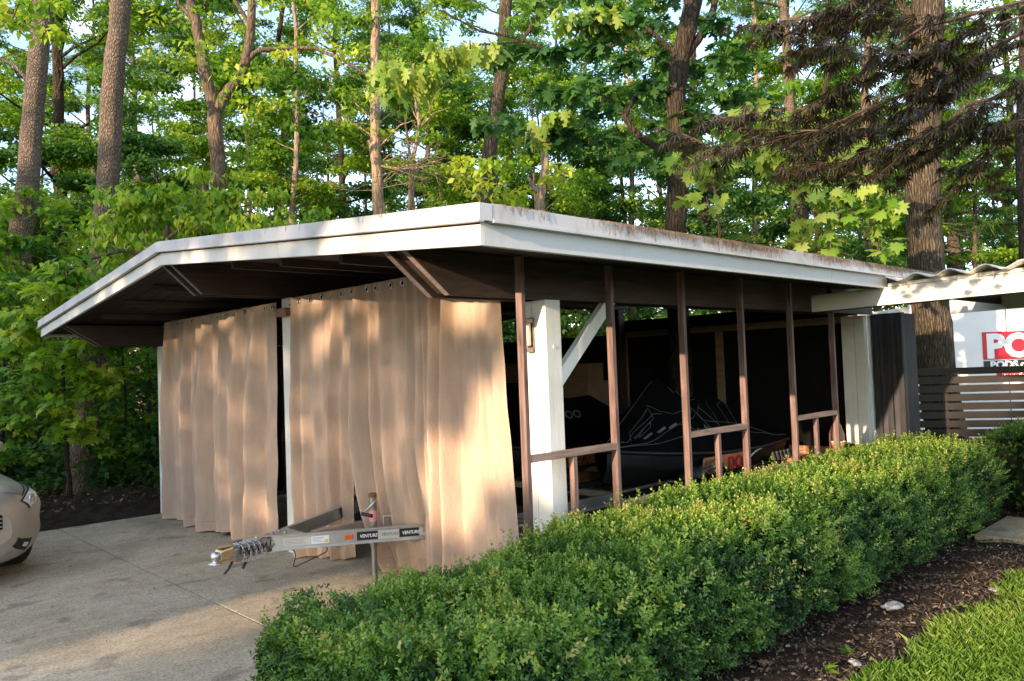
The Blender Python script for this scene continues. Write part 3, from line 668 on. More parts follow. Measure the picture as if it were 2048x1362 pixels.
MB().bar(hp(.37, 0, .02), hp(.385, 0, .05), .03, .01).build('latch_pin', M['brass'], cpl)
MB().lathe(hp(.455, 0, -.03), [(.001, -.03), (.042, -.03), (.044, -.02), (.020, -.014), (.019, -.004), (.029, .008), (.033, .024), (.029, .042), (.018, .053), (.001, .057)], 24).build('hitch_ball', M['chrome'], tr)
MB().bar(hp(.30, 0, -.045), hp(.50, 0, -.055), .055, .008).build('ball_plate', M['brass'], cpl, .002)
# chain looped over the coupler
def chain(pts, name, mat, lk=.030, r_=.0032):
    pts = [Vector(p) for p in pts]; m = MB(); acc = 0; k = 0
    for a, b in zip(pts, pts[1:]):
        L = (b-a).length; d = (b-a)/L; t = acc
        while t < L:
            c = a+d*t; up = Vector((0, 0, 1)); s1 = d.cross(up)
            if s1.length < .1: s1 = d.cross(Vector((1, 0, 0)))
            s1.normalize(); s2 = s1.cross(d); w = s1 if k % 2 else s2
            ring = [c+d*(lk*.62*cos(q*pi/5))+w*(lk*.34*sin(q*pi/5)) for q in range(11)]
            m.tube(ring, r_, 5, cap=False); t += lk*.82; k += 1
        acc = t-L
    return m.build(name, mat, tr)
for off in (.13, .175, .22, .27):
    chain([hp(off, .05, -.07), hp(off+.01, .055, .0), hp(off+.015, .03, .045), hp(off+.02, -.02, .048), hp(off+.01, -.052, .02), hp(off-.01, -.055, -.06), hp(off, -.02, -.085)], 'safety_chain', M['chrome'])
chain([hp(.10, .06, .03), hp(.14, .07, -.05), hp(.2, .065, -.10), hp(.27, .06, -.06), hp(.31, .05, .0)], 'safety_chain', M['chrome'])
wire = [hp(.05+.012*i, -.05-.012*sin(i*2.2), .03*cos(i*1.9)) for i in range(22)]
MB().tube(wire, .005, 6).build('cable_bundle', M['rubber'], tr)
MB().tube([hp(.10, .055, .05), hp(.07, .07, .045), hp(.06, .075, .0), hp(.085, .075, -.05), hp(.12, .07, -.045), hp(.115, .07, -.015), hp(.09, .072, .0), hp(.10, .07, .03)], .006, 7).build('hook', M['sign_white'], tr)
MB().tube([hp(.30, .03, -.06), hp(.33, .04, -.12), hp(.36, .05, -.15)], .009, 8).build('plug', M['rubber'], tr)
MB().tube([hp(.19, .03, -.06), hp(.20, .04, -.11), hp(.215, .05, -.145)], .010, 8).build('plug', M['rubber'], tr)
cab = []
for i in range(40):
    t = i/39; cab.append(A0+dA*(.04+.34*t)+nA*(-.01)+Vector((0, 0, -.055-.10*sin(pi*t)*(1-.0*t)+.05*sin(2*pi*t*1.5)*(1-t)))+dA*(.05*sin(2*pi*t*1.5)))
MB().tube(cab, .0045, 6).build('brake_cable', M['rubber'], tr)
# jack inside the A-frame
J = at(747, 1060, 5.95)
J = Vector((J.x, J.y, 0))
jk = MB().tube([(J.x, J.y, .33), (J.x, J.y, .70)], .029, 16).build('jack', M['steel'], tr)
MB().tube([(J.x, J.y, .015), (J.x, J.y, .40)], .022, 14).build('jack_leg', M['steel'], jk)
MB().lathe((J.x, J.y, 0), [(.001, .0), (.06, 0), (.06, .012), (.025, .02), (.022, .05)], 18).build('foot_plate', M['steel'], jk)
MB().lathe((J.x, J.y, .70), [(.031, 0), (.034, .003), (.034, .025), (.02, .032), (.001, .033)], 16).build('jack_cap', M['rust'], jk)
MB().tube([(J.x+.02, J.y-.02, .68), (J.x-.03, J.y-.05, .66), (J.x-.045, J.y+.03, .60), (J.x-.05, J.y+.045, .58)], .006, 8).build('crank', M['chrome'], jk)
MB().tube([(J.x-.06, J.y+.06, .575), (J.x-.03, J.y-.03, .565)], .014, 12).build('grip', M['rubber'], jk)
MB().tube([(J.x, J.y, .52), (J.x, J.y, .60)], .0305, 16).build('pink_label', M['pink'], jk)
MB().box((J.x-.04, J.y-.05, .40), (J.x+.06, J.y+.04, .47)).build('jack_bracket', M['alu'], tr, .004)
for q in (0, .05): MB().tube([(J.x+.13+q, J.y+.05, .44), (J.x+.13+q, J.y+.05, .53), (J.x+.16+q, J.y-.05, .54), (J.x+.16+q, J.y-.06, .44)], .006, 8).build('u_bolt', M['chrome'], tr)
MB().bar((-.55, 1.99, TZ+.0), (.62, 2.03, TZ+.0), .05, .05).build('centre_bar', M['alu'], tr, .003)
# wheels and tread plate fenders
for y in (.80, 3.25):
    w = MB().lathe((2.95, y, .29), [(.17, -.09), (.25, -.095), (.28, -.075), (.285, 0), (.28, .075), (.25, .095), (.17, .09)], 30, (0, 1, 0)).build('wheel', M['rubber'], tr)
    MB().lathe((2.95, y, .29), [(.001, -.05), (.05, -.055), (.07, -.03), (.14, -.035), (.168, -.088), (.172, -.088), (.172, .088), (.14, .03), (.001, .03)], 30, (0, 1, 0)).build('rim', M['alu'], w)
    fe = MB(); N = 14; pr = []
    for i in range(N+1):
        a_ = pi*i/N; pr.append((2.95-.42*cos(a_), .29+.36*sin(a_)**.8 if 0 < i < N else .29))
    for (xa, za), (xb, zb_) in zip(pr, pr[1:]): fe.add([(xa, y-.12, za), (xb, y-.12, zb_), (xb, y+.12, zb_), (xa, y+.12, za), (xa, y-.12, za-.006), (xb, y-.12, zb_-.006), (xb, y+.12, zb_-.006), (xa, y+.12, za-.006)], [(0, 1, 2, 3), (7, 6, 5, 4), (0, 4, 5, 1), (3, 2, 6, 7)], 0, True)
    fe.build('fender', simple('tread_plate', (.22, .22, .23), .4, .8, .5, 70, .3, 120), tr)
    wl = MB(); wl.box((2.5, y-.115, .33), (2.53, y+.115, .55)); wl.build('fender_brace', M['alu'], tr)
for y in (.72, 1.4, 2.65, 3.35):
    MB().box((1.6, y-.04, .53), (4.2, y+.04, .57)).build('bunk', M['black'], tr, .004)
MB().box((.58, .94, .28), (.70, .98, .36)).build('plate_bracket', M['sign_black'], tr)
MB().tube([(.5, 1.1, .50), (.5, 1.1, .66), (.62, 1.1, .78)], .02, 8).build('bow_post', M['alu'], tr)

# ------------------------------------------------------------------ covered personal watercraft
def lerp(tab, x):
    for (a, va), (b, vb) in zip(tab, tab[1:]):
        if x <= b:
            t = (x-a)/(b-a); t = max(0, t); return va+(vb-va)*t
    return tab[-1][1]
PROF = [(0, .30), (.12, .38), (.8, .88), (.92, .93), (1.02, .90), (1.2, .74), (1.5, .70), (1.85, .72), (2.1, .60), (2.45, .38), (2.7, .27)]   # top height over keel line .5
HALF = [(0, .02), (.08, .12), (.35, .34), (.8, .50), (1.4, .55), (2.2, .52), (2.7, .47)]
GUN = [(0, .32), (.5, .27), (1.2, .22), (2.0, .20), (2.7, .22)]
def watercraft(label, loc, rz, text, graphics):
    t = thing('watercraft', label, 'watercraft', loc, rz, 'covered watercraft on the trailer')
    def cover(u, v):
        x = 2.7*u; a = (v*2-1); h = lerp(HALF, x); g_ = lerp(GUN, x); top = lerp(PROF, x)
        k = abs(a); y = a*h*1.03
        crown = (1-min(1, k*1.0)**(1.15 if x < 1.1 else 1.6))
        z = g_+(top-g_)*crown
        if k > .93: z = g_-.05*(k-.93)/.07
        z += .008*sin(x*13+a*9)*(1-k)*k*4
        return (x, y, z)
    grid_mesh(cover, 80, 41, 'cover', M['cover'], t)
    hull = []
    def hl(u, v):
        x = .04+2.62*u; h = lerp(HALF, x)*.98; g_ = lerp(GUN, x)-.02; a = v*2-1
        k = abs(a); y = (a/abs(a) if a else 0)*h*min(1, k*1.45 if k < .6 else 1-.13*(1-k)/.4 if k < .99 else 1)
        z = g_ - (1-k)**.8*(.36-.12*max(0, .5-x)) if k < .98 else g_
        return (x, y, z)
    grid_mesh(hl, 60, 25, 'hull', M['hull'], t)
    MB().tube([(.02+2.62*i/30, -lerp(HALF, 2.7*i/30)*1.035-.006, lerp(GUN, 2.7*i/30)-.03) for i in range(31)], .014, 8).build('bumper_rail', M['rubber'], t)
    MB().tube([(.02+2.62*i/30, lerp(HALF, 2.7*i/30)*1.035+.006, lerp(GUN, 2.7*i/30)-.03) for i in range(31)], .014, 8).build('bumper_rail', M['rubber'], t)
    def surf(x, k, out=.006):
        p = cover(x/2.7, .5-.5*k); return (p[0], p[1]-out, p[2]+out*.5)
    if graphics:
        L = []
        L.append([(0.02, .9), (.3, .86), (.8, .82), (1.4, .80), (2.0, .84), (2.65, .88)])
        L.append([(0.02, .9), (.35, .80), (.75, .66), (1.1, .60), (1.7, .70), (2.65, .92)])
        L.append([(0.02, .9), (.06, .72), (.12, .62), (.2, .55)])
        L.append([(.18, .6), (.22, .66), (.28, .5), (.34, .44), (.44, .42), (.62, .36), (.7, .44)])
        L.append([(.26, .62), (.30, .40), (.42, .33), (.62, .24), (.60, .42), (.44, .50), (.30, .60)])
        L.append([(.30, .56), (.42, .50), (.54, .46), (.50, .54), (.34, .60)])
        L.append([(.0, .2), (.30, .03), (.6, .02), (.85, .01)])
        L.append([(.62, .2), (.70, .4), (.80, .52), (1.0, .54), (1.2, .5), (1.35, .36), (1.42, .30)])
        L.append([(1.0, .14), (1.2, .25), (1.35, .2), (1.5, .1)])
        L.append([(1.2, .5), (1.22, .75), (1.0, .78), (.8, .66)])
        L.append([(1.3, .4), (1.4, .7), (1.55, .3), (1.62, .2)]); L.append([(1.6, .7), (1.7, .35), (1.85, .3), (1.75, .7)])
        for q in L:
            pts = []
            for (x1, k1), (x2, k2) in zip(q, q[1:]):
                for i in range(6): pts.append(surf(x1+(x2-x1)*i/6, k1+(k2-k1)*i/6))
            pts.append(surf(*q[-1])); MB().tube(pts, .0026, 4).build('piping', M['line'], t)
        for x in (.36, .52, .66):
            pts = [surf(x, .66), surf(x+.11, .62), surf(x+.12, .655), surf(x+.02, .69)]; MB().add(pts, [(0, 1, 2, 3)]).build('reflective_patch', M['line'], t)
        for i in range(6):
            x = 1.0+i*.055; pts = [surf(x, .74), surf(x+.035, .74), surf(x+.035, .79), surf(x, .79)]; MB().add(pts, [(0, 1, 2, 3)]).build('vent_patch', M['line'], t)
    # hull decal with lettering
    dp = MB().prism([(.86, -.545, .165), (1.66, -.555, .165), (1.66, -.545, .015), (.86, -.53, .0)], (0, -.006, 0)).build('decal_panel', M['hull_orange'], t)
    text_mesh('SEA·', .17, 'lettering', M['rust'], dp, (.88, -.562, .02), (pi/2, 0, -.01), bold=.004, sx=1.0); text_mesh('DOO', .17, 'lettering', M['red'], dp, (1.27, -.566, .02), (pi/2, 0, -.01), bold=.004, sx=1.0)
    MB().prism([(1.68, -.555, .10), (1.82, -.555, .15), (1.96, -.555, .17), (1.96, -.555, .16), (1.82, -.555, .135), (1.68, -.555, .08)], (0, -.005, 0)).build('flash_decal', M['sign_grey'], t)
    for i in range(5): MB().bar((2.15+i*.08, -.56, .09), (2.19+i*.08, -.56, -.0), .02, .035).build('rear_louvre', M['line'], t, .004)
    MB().bar((2.1, -.555, -.03), (2.58, -.555, .01), .03, .03).build('rear_step', M['line'], t, .006)
    if text:
        tt = text_mesh('SEA·DOO', .13, 'lettering', M['line'], t, (.46, -.53, .52), (radians(62), 0, 0), bold=.002, sx=1.2)
        tt = text_mesh('XP', .10, 'lettering', M['line'], t, (.55, -.56, .42), (radians(62), 0, 0), bold=.003, sx=2.2)
    return t
w1 = watercraft('black covered watercraft nearer the stud screen with grey piping graphics on its cover', (1.98, 1.30, .56), 0, False, True)
w2 = watercraft('black covered watercraft farther inside with outlined lettering on its cover front', (1.75, 2.80, .56), 0, True, False)

# ------------------------------------------------------------------ car (nose visible at the left)
def car():
    t = thing('parked_car', 'champagne sedan parked on the drive with only its nose in view', 'car', (0, 0, 0))
    st = [(0.00, .50, .34, .60), (.03, .60, .24, .67), (.08, .70, .19, .72), (.16, .78, .165, .765), (.28, .835, .16, .80), (.5, .87, .17, .845), (.9, .885, .20, .90), (1.25, .89, .20, .95), (1.5, .89, .20, .98),
          (2.4, .89, .20, 1.0), (3.4, .89, .20, 1.02), (3.9, .87, .22, 1.03), (4.3, .84, .24, 1.0), (4.55, .78, .32, .92), (4.62, .7, .42, .8)]
    def sec(x):
        for p, q in zip(st, st[1:]):
            if x <= q[0]:
                k = (x-p[0])/(q[0]-p[0]); return [p[i]+(q[i]-p[i])*k for i in range(4)]
        return list(st[-1])
    def S(x, a, out=0):
        _, hw, zb, zt = sec(x); c, s_ = cos(a), sin(a)
        y = hw*(abs(c)**.42)*(1 if c > 0 else -1); zc_ = (zb+zt)/2; hh = (zt-zb)/2
        z = zc_+hh*(abs(s_)**.6)*(1 if s_ > 0 else -1)
        if s_ > 0: y *= 1-.13*s_**3
        y *= 1+.012*math.exp(-((z-.62)/.05)**2)-.012*math.exp(-((z-.50)/.05)**2)
        xx = x+.13*(abs(y)/.6)**3*max(0, 1-x/.4)
        return (xx-out*.8*max(0, 1-x/.5), y+out*(1 if c > 0 else -1), z+out*.3)
    n = 48; xs = [0, .015, .03, .055, .08, .12, .16, .22, .28, .38, .5, .7, .9, 1.25, 1.5, 2.0, 2.4, 3.0, 3.4, 3.9, 4.3, 4.55, 4.62]
    vs = [S(x, 2*pi*j/n) for x in xs for j in range(n)]
    fs = [(i*n+j, i*n+(j+1) % n, (i+1)*n+(j+1) % n, (i+1)*n+j) for i in range(len(xs)-1) for j in range(n)]
    b = MB(); b.add(vs, fs, 0, True); b.add(vs[:n], [tuple(range(n))], 0, True); b.add(vs[-n:], [tuple(range(n))[::-1]], 0, True)
    b.build('body', M['carpaint'], t)
    def patch(x0, x1, a0, a1, out, name, mat, par, side=1, nx=14, na=8, close=None):
        def fn(u, v):
            x = x0+(x1-x0)*u; k = (1-.85*u**1.6) if close else 1
            am = a0+(a1-a0)*(.5+.25*(u if close else 0)); a = am+(v-.5)*(a1-a0)*k
            if side < 0: a = pi-a
            return S(x, a, out)
        return grid_mesh(fn, nx, na, name, mat, par)
    cabn = MB(); prof = [(1.25, .97), (2.05, 1.40), (2.6, 1.45), (3.3, 1.42), (4.0, 1.04)]
    vs = []; nn = 12
    for (x, z) in prof:
        for j in range(nn+1):
            a = pi*j/nn; hw = .80-(z-.97)*.32; vs.append((x, hw*(abs(cos(a))**.5)*(1 if cos(a) > 0 else -1), .95+(z-.95)*sin(a)**.5))
    fs = [(i*(nn+1)+j, i*(nn+1)+j+1, (i+1)*(nn+1)+j+1, (i+1)*(nn+1)+j) for i in range(4) for j in range(nn)]
    cabn.add(vs, fs, 0, True).build('cabin_glass', M['carglass'], t)
    MB().hexa([(x, y, z+dz) for (x, z) in ((2.05, 1.405), (3.3, 1.425)) for y in (-.62, .62) for dz in (0, .02)]).build('roof', M['carpaint'], t, .01)
    patch(.17, 1.2, radians(46), radians(134), .007, 'hood', M['carpaint'], t, 1, 20, 20)
    for s_ in (-1, 1):
        for u0, u1 in ((radians(45), radians(46.6)),): patch(.15, 1.2, u0-.035, u1-.03, .0035, 'shut_line', M['rubber'], t, s_, 20, 3)
        patch(.085, .50, radians(16), radians(41), .004, 'headlight_surround', M['rubber'], t, s_, 16, 8, True)
        h = patch(.09, .49, radians(17.5), radians(39.5), .009, 'headlight', M['headglass'], t, s_, 16, 8, True)
        c = Vector(S(.16, radians(30) if s_ > 0 else pi-radians(30), .010)); MB().lathe(c, [(.001, .0), (.026, .002), (.034, .012), (.036, .0)], 18, (-.75, .66*s_, .1)).build('lens', M['chrome'], h)
        patch(.02, .12, radians(-42), radians(-16), .003, 'fog_light_recess', M['hull'], t, s_, 10, 8)
        patch(.05, .08, radians(-34), radians(-24), .008, 'fog_light', M['headglass'], t, s_, 6, 6)
        patch(.03, .6, radians(-60), radians(-50), .006, 'front_lip', M['carpaint'], t, s_, 20, 4)
        for x in (.95, 3.65):
            w = MB().lathe((x, s_*.80, .31), [(.19, -.10), (.29, -.10), (.31, -.08), (.31, .08), (.29, .1), (.19, .1)], 30, (0, 1, 0)).build('wheel', M['rubber'], t)
            MB().lathe((x, s_*.80, .31), [(.001, -.06), (.05, -.07), (.18, -.10), (.195, -.10), (.195, .10), (.18, .10), (.05, .07), (.001, .06)], 30, (0, 1, 0)).build('rim', M['alu'], w)
        MB().bar((1.7, s_*.93, 1.02), (1.78, s_*1.03, 1.04), .12, .10).build('mirror', M['carpaint'], t, .02)
    gr = MB().box((-.012, -.40, .48), (.02, .40, .60)).build('grille', M['black'], t, .01)
    for k in range(3): MB().box((-.02, -.39, .50+.033*k), (-.0125, .39, .512+.033*k)).build('grille_bar', M['steel'], gr, .002)
    return t
cr = car(); cr.location = (-2.53, 4.10, 0); cr.rotation_euler = (0, 0, radians(100))

# ------------------------------------------------------------------ leaf shapes (unit length along +y)
OV = ([(0, 0, 0), (.27, .42, .05), (0, 1, -.10), (-.27, .42, .05)], [(0, 1, 2, 3)])
def lobed(pts, droop=.12):
    n = len(pts); v = [(0, .35, .03)] + [(x, y, -droop*y*y-.10*abs(x)) for x, y in pts]
    return (v, [(0, 1+i, 1+(i+1) % n) for i in range(n)])
MAPLE = lobed([(0, 0), (.14, .10), (.46, .12), (.34, .30), (.60, .50), (.36, .52), (.40, .72), (.17, .66), (.12, .84), (0, 1.05), (-.12, .84), (-.17, .66), (-.40, .72), (-.36, .52), (-.60, .50), (-.34, .30), (-.46, .12), (-.14, .10)])
OAK = lobed([(0, 0), (.07, .12), (.22, .10), (.16, .26), (.38, .30), (.36, .42), (.17, .44), (.34, .62), (.26, .72), (.12, .66), (.12, .86), (0, 1.02), (-.12, .86), (-.12, .66), (-.26, .72), (-.34, .62), (-.17, .44), (-.36, .42), (-.38, .30), (-.16, .26), (-.22, .10), (-.07, .12)])
def palmate():
    v = []; f = []
    for a, L in ((0, 1), (.5, .92), (-.5, .92), (.98, .74), (-.98, .74), (1.5, .45), (-1.5, .45)):
        b = len(v); c, s = cos(a), sin(a)
        for (x, y) in ((0, 0), (.07, .45), (0, 1.0), (-.07, .45)):
            y *= L; X_, Y_ = x*c+y*s, -x*s+y*c
            v.append((X_, Y_, -.45*(y**2)+.02))
        f.append((b, b+1, b+2, b+3))
    return (v, f)
PALM = palmate()
FROND = ([(0, 0, 0), (.16, .3, .03), (.34, .28, 0), (.2, .5, .02), (.36, .6, 0), (.14, .72, 0), (0, 1, -.12), (-.14, .72, 0), (-.36, .6, 0), (-.2, .5, .02), (-.34, .28, 0), (-.16, .3, .03)],
         [(0, 1, 3, 11), (1, 2, 3, 3), (3, 4, 5, 9), (3, 9, 11, 11), (5, 6, 7, 9), (9, 7, 8, 8), (9, 10, 11, 11)])
FROND = (FROND[0], [(0, 1, 11), (1, 2, 3), (1, 3, 9), (1, 9, 11), (3, 4, 5), (3, 5, 9), (5, 7, 9), (5, 6, 7), (7, 8, 9), (9, 10, 11)])
NEED = ([(-.02, 0, 0), (.02, 0, 0), (.0, 1, -.1)], [(0, 1, 2)])
def leaves(name, tm, pts, mat, parent, size=(.1, .14), pitch=(-.9, .5), rolls=.7, tint=None, yaw=None, tb=None):
    P = np.asarray(pts, dtype=np.float32); n = len(P)
    t = NR.beta(2.2, 2.4, n) if tb is None else np.clip(np.asarray(tb)+NR.normal(0, .14, n), 0, 1)
    ya = NR.uniform(0, 2*pi, n) if yaw is None else yaw+NR.normal(0, .6, n)
    me = scatter(name, tm[0], tm[1], P, ya, NR.uniform(pitch[0], pitch[1], n), NR.normal(0, rolls, n), NR.uniform(size[0], size[1], n), t)
    return link(name, me, mat, parent)
def blob(c, r, n):
    """n points through an uneven flattened clump"""
    d = NR.normal(0, 1, (n, 3)); d /= np.linalg.norm(d, axis=1)[:, None]+1e-6
    k = NR.uniform(.25, 1, n)**.6
    return np.asarray(c)[None]+d*k[:, None]*np.asarray(r)[None]
# generic tree built around its own foot ------------------------------------
def grow(seed, H, r0_, first, spread, nb, nl, lsize, tm, droop=.0, rise=.35, lean=.02, tw=5, bark_='darkbark', mat_='leaf', top=.18, clump=.34, flat=.45, name='tree'):
    rr = random.Random(seed); tb = MB(); P = []; T = []
    path = []; x = y = 0; k = 14
    for i in range(k+1):
        z = H*i/k; path.append(Vector((x, y, z))); x += rr.uniform(-1, 1)*H*.008+lean*H/k; y += rr.uniform(-1, 1)*H*.008
    tb.tube(path, [r0_*(1.25 if i == 0 else 1)*(1-(i/k)*.86) for i in range(k+1)], 9, jit=.06)
    def tpos(z): q = min(.999, z/H)*k; i = int(q); return path[i].lerp(path[i+1], q-i)
    for b in range(nb):
        f = (b+rr.random())/nb; z = first+(H*.97-first)*f; p = tpos(z); a = rr.uniform(0, 2*pi)+b*2.4
        L = spread*(1-f*.65)*rr.uniform(.6, 1.1)*(min(1, .55+f*2)); rs = rise+f*.5
        pts = [p]; dirv = Vector((cos(a), sin(a), rs)).normalized()
        for q in range(4):
            dirv = (dirv+Vector((rr.uniform(-.25, .25), rr.uniform(-.25, .25), rr.uniform(-.12, .12)-droop))).normalized(); pts.append(pts[-1]+dirv*L/4)
        rb = max(.008, r0_*.32*(1-f*.7)); tb.tube(pts, [rb, rb*.75, rb*.5, rb*.3, rb*.12], 5, cap=False)
        for w in range(tw):
            u = rr.uniform(.3, 1.0)*3.99; i = int(u); q0 = pts[i].lerp(pts[i+1], u-i); a2 = a+rr.uniform(-1.5, 1.5); tl = spread*.30*rr.uniform(.5, 1.1)
            q1 = q0+Vector((cos(a2)*tl, sin(a2)*tl, rr.uniform(-.2, .25)*tl-droop*tl)); tb.tube([q0, q0.lerp(q1, .5)+Vector((0, 0, .03)), q1], [rb*.3, rb*.2, .003], 3, cap=False)
            shade = rr.random()
            for cc in (q0.lerp(q1, .55), q1):
                n = int(nl*rr.uniform(.5, 1.4)); s_ = clump*rr.uniform(.7, 1.25)
                P.append(blob(cc, (s_, s_, s_*flat), n)); T += [.15+.6*shade]*n
    tr_me = tb.build(name+'_t', M[bark_], None).data; P = np.concatenate(P)
    cr = leaves(name+'_c', tm, P, M[mat_], None, lsize, (-1.0, .5), .7, tb=T).data
    for o in list(bpy.data.objects):
        if o.name in (name+'_t', name+'_c'): bpy.data.objects.remove(o)
    tr_me.name = 'trunk'; cr.name = 'crown'; return tr_me, cr
KIND = {}
def plant(kind, name, label, cat, loc, rz=0, sc=1.0, group=None, sz=None):
    t = thing(name, label, cat, loc, rz, group); t.scale = (sc, sc, sz or sc)
    tm_, cm = KIND[kind]
    for nm, me in (('trunk', tm_), ('crown', cm)):
        o = bpy.data.objects.new(nm, me); COL.objects.link(o); o.parent = t
    return t
KIND['tall'] = grow(1, 19, .19, 4.0, 3.6, 34, 95, (.09, .14), OV, name='ka')
KIND['tall2'] = grow(2, 16, .15, 3.0, 3.2, 34, 95, (.085, .135), OV, name='kb', mat_='leafdark', bark_='smoothbark')
KIND['bushy'] = grow(3, 8.5, .08, .7, 2.6, 38, 85, (.075, .12), OV, rise=.15, flat=.3, name='kc', mat_='leaf', bark_='smoothbark')
KIND['bushy2'] = grow(4, 6.5, .07, .4, 2.4, 34, 85, (.075, .115), OV, rise=.1, flat=.28, name='kd', mat_='leafdark')
KIND['slim'] = grow(5, 15, .10, 5.0, 1.8, 22, 60, (.09, .13), OV, name='ke', bark_='palebark')
KIND['pine'] = grow(6, 20, .22, 4.5, 3.4, 32, 240, (.16, .26), NEED, rise=.0, flat=.35, name='kf', mat_='leafdark', bark_='pinebark', clump=.42)
KIND['sapling'] = grow(8, 3.2, .025, .5, 1.1, 16, 16, (.08, .12), OV, rise=.3, tw=4, flat=.4, name='kg', clump=.2)

kinds_lab = {
 'tall': ('tall_tree', 'tall broadleaf forest tree with green crown'), 'tall2': ('tall_tree', 'tall dark green forest tree'), 'bushy': ('understory_tree', 'bushy mid green understory tree'),
 'bushy2': ('understory_tree', 'low dark green understory tree'), 'slim': ('slim_tree', 'slim pale barked forest tree'), 'pine': ('pine_tree', 'tall pine with sparse needled branches')}
# (photo column, depth, kind, scale)
BG = [(-60, 24, 'tall2', 1.1), (60, 16, 'bushy2', 1.1), (120, 19, 'tall', 1), (245, 18, 'slim', 1.1), (292, 26, 'pine', .9), (330, 17, 'bushy2', 1.2),
      (200, 28, 'tall2', 1.1), (400, 24, 'tall2', 1.0), (520, 19, 'bushy', 1.1), (560, 26, 'tall', 1), (610, 17.5, 'slim', 1), (680, 22, 'bushy2', 1.4), (700, 30, 'tall', 1.1),
      (840, 18, 'bushy', 1.1), (870, 27, 'tall2', 1.1), (930, 20, 'bushy2', 1.4), (1040, 24, 'tall', 1), (1090, 18, 'bushy', .95), (1190, 21, 'bushy2', 1.4), (1210, 30, 'tall2', 1.2),
      (1290, 22, 'slim', 1), (1430, 24, 'tall', 1.0), (1460, 17, 'bushy2', 1.2), (1545, 20, 'slim', 1.1), (1632, 19, 'pine', .9), (1730, 17, 'tall2', .9), (1600, 28, 'tall', 1.1),
      (1740, 24, 'bushy', 1.2), (1930, 22, 'pine', .9), (1960, 19, 'bushy', 1.1), (2030, 28, 'tall', 1.1), (2140, 19, 'pine', 1), (2240, 22, 'bushy2', 1.3), (2330, 17, 'tall', 1),
      (780, 38, 'tall', 1.2), (420, 38, 'tall2', 1.2), (60, 34, 'tall', 1.2), (1350, 38, 'tall2', 1.2), (1850, 38, 'tall', 1.2), (1120, 40, 'tall', 1.2), (600, 42, 'bushy', 1.8), (250, 42, 'bushy', 1.8), (960, 42, 'bushy', 1.8), (1500, 42, 'bushy2', 2), (1760, 36, 'bushy', 1.7), (2000, 40, 'bushy2', 2)]
marks = {}
cols = [(-1e9, 'beyond the left edge of the drive'), (110, 'above the parked car'), (320, 'behind the left eave'), (600, 'over the left roof slope'), (900, 'between the forked tree and the snapped trunk'), (1300, 'behind the roof corner'),
        (1600, 'behind the dark limbed oak'), (1850, 'between the limbed oak and the thick lit trunk'), (2048, 'over the corrugated roof'), (1e9, 'beyond the right end of the fence')]
for i, (px, d, kd, s) in enumerate(BG):
    nm, lb = kinds_lab[kd]; p = ground_at(px, d, -.05)
    where = [w for c, w in cols if px < c][0] if px < 2048 else 'beyond the right end of the fence'
    dist = 'near' if d < 19 else ('middle' if d < 25 else ('farther' if d < 33 else 'farthest'))
    lab = '%s %s, %s row' % (lb, where, dist)
    while lab in marks: lab += ' to the right'
    marks[lab] = 1
    plant(kd, nm, ' '.join(lab.split()[:16]), 'tree', p, R.uniform(0, 6.28), s*R.uniform(.94, 1.06), 'forest trees behind the carport')

# far woodland mass ---------------------------------------------------------
def far_wood():
    P = []; T = []
    for k in range(1500):
        px = R.uniform(-900, 2700); d = R.uniform(46, 66); h = abs(R.gauss(0, 1))*8+.5
        if h > 20: continue
        c = ground_at(px, d, h); n = 90; P.append(blob(c, (1.6, 1.6, .9), n)); T += [R.uniform(.0, .6)]*n
    return leaves('distant_woodland', OV, np.concatenate(P), M['leafdark'], None, (.30, .5), tb=T)
tag(far_wood(), 'distant dense woodland filling the gaps between the forest trees', 'woodland', kind='stuff')
b = MB()
for k in range(70):
    p = ground_at(R.uniform(-700, 2600), R.uniform(40, 60), -.1); h = R.uniform(12, 20); b.tube([p, p+Vector((R.uniform(-.4, .4), R.uniform(-.4, .4), h/2)), p+Vector((R.uniform(-1, 1), R.uniform(-1, 1), h))], [R.uniform(.1, .22), .12, .03], 6)
tag(b.build('distant_trunks', M['darkbark']), 'distant thin dark trunks of the far woodland', 'woodland', kind='stuff')

# ------------------------------------------------------------------ trees one can tell apart
def px_path(L, d=None): return [at(a[0], a[1], (a[2] if len(a) > 2 else d)) for a in L]
def wobble(pts, sub=4, amp=.02, rr=R):
    out = []
    for a, b_ in zip(pts, pts[1:]):
        for i in range(sub): out.append(a.lerp(b_, i/sub)+Vector((rr.uniform(-amp, amp), rr.uniform(-amp, amp), 0)))
    return out+[pts[-1]]
def radii(n, r0_, r1_): return [r0_+(r1_-r0_)*i/(n-1) for i in range(n)]
def near_tree(name, label, foot_px, d, path, w0, w1, barkm, limbs=(), n=14, z0=-.05):
    """path: photo points up the trunk; w0,w1 radii at the bottom and the top"""
    pts = px_path(path, d); f = pts[0].copy()
    base = Vector((f.x+(pts[0]-pts[1]).x*.15, f.y, z0)); base = ground_at(foot_px, d, z0)
    t = thing(name, label, 'tree', base)
    pl = wobble([base]+pts, 4, .012); pl = [p-base for p in pl]; rd = radii(len(pl), w0, w1); rd[0] *= 1.3; rd[1] *= 1.12
    m_ = MB(); m_.tube(pl, rd, n, jit=.05)
    for (lp, a, b2) in limbs:
        q = [p-base for p in wobble(px_path(lp, d), 3, .012)]; m_.tube(q, radii(len(q), a, b2), 8, jit=.05)
    m_.build('trunk', M[barkm], t); return t, base
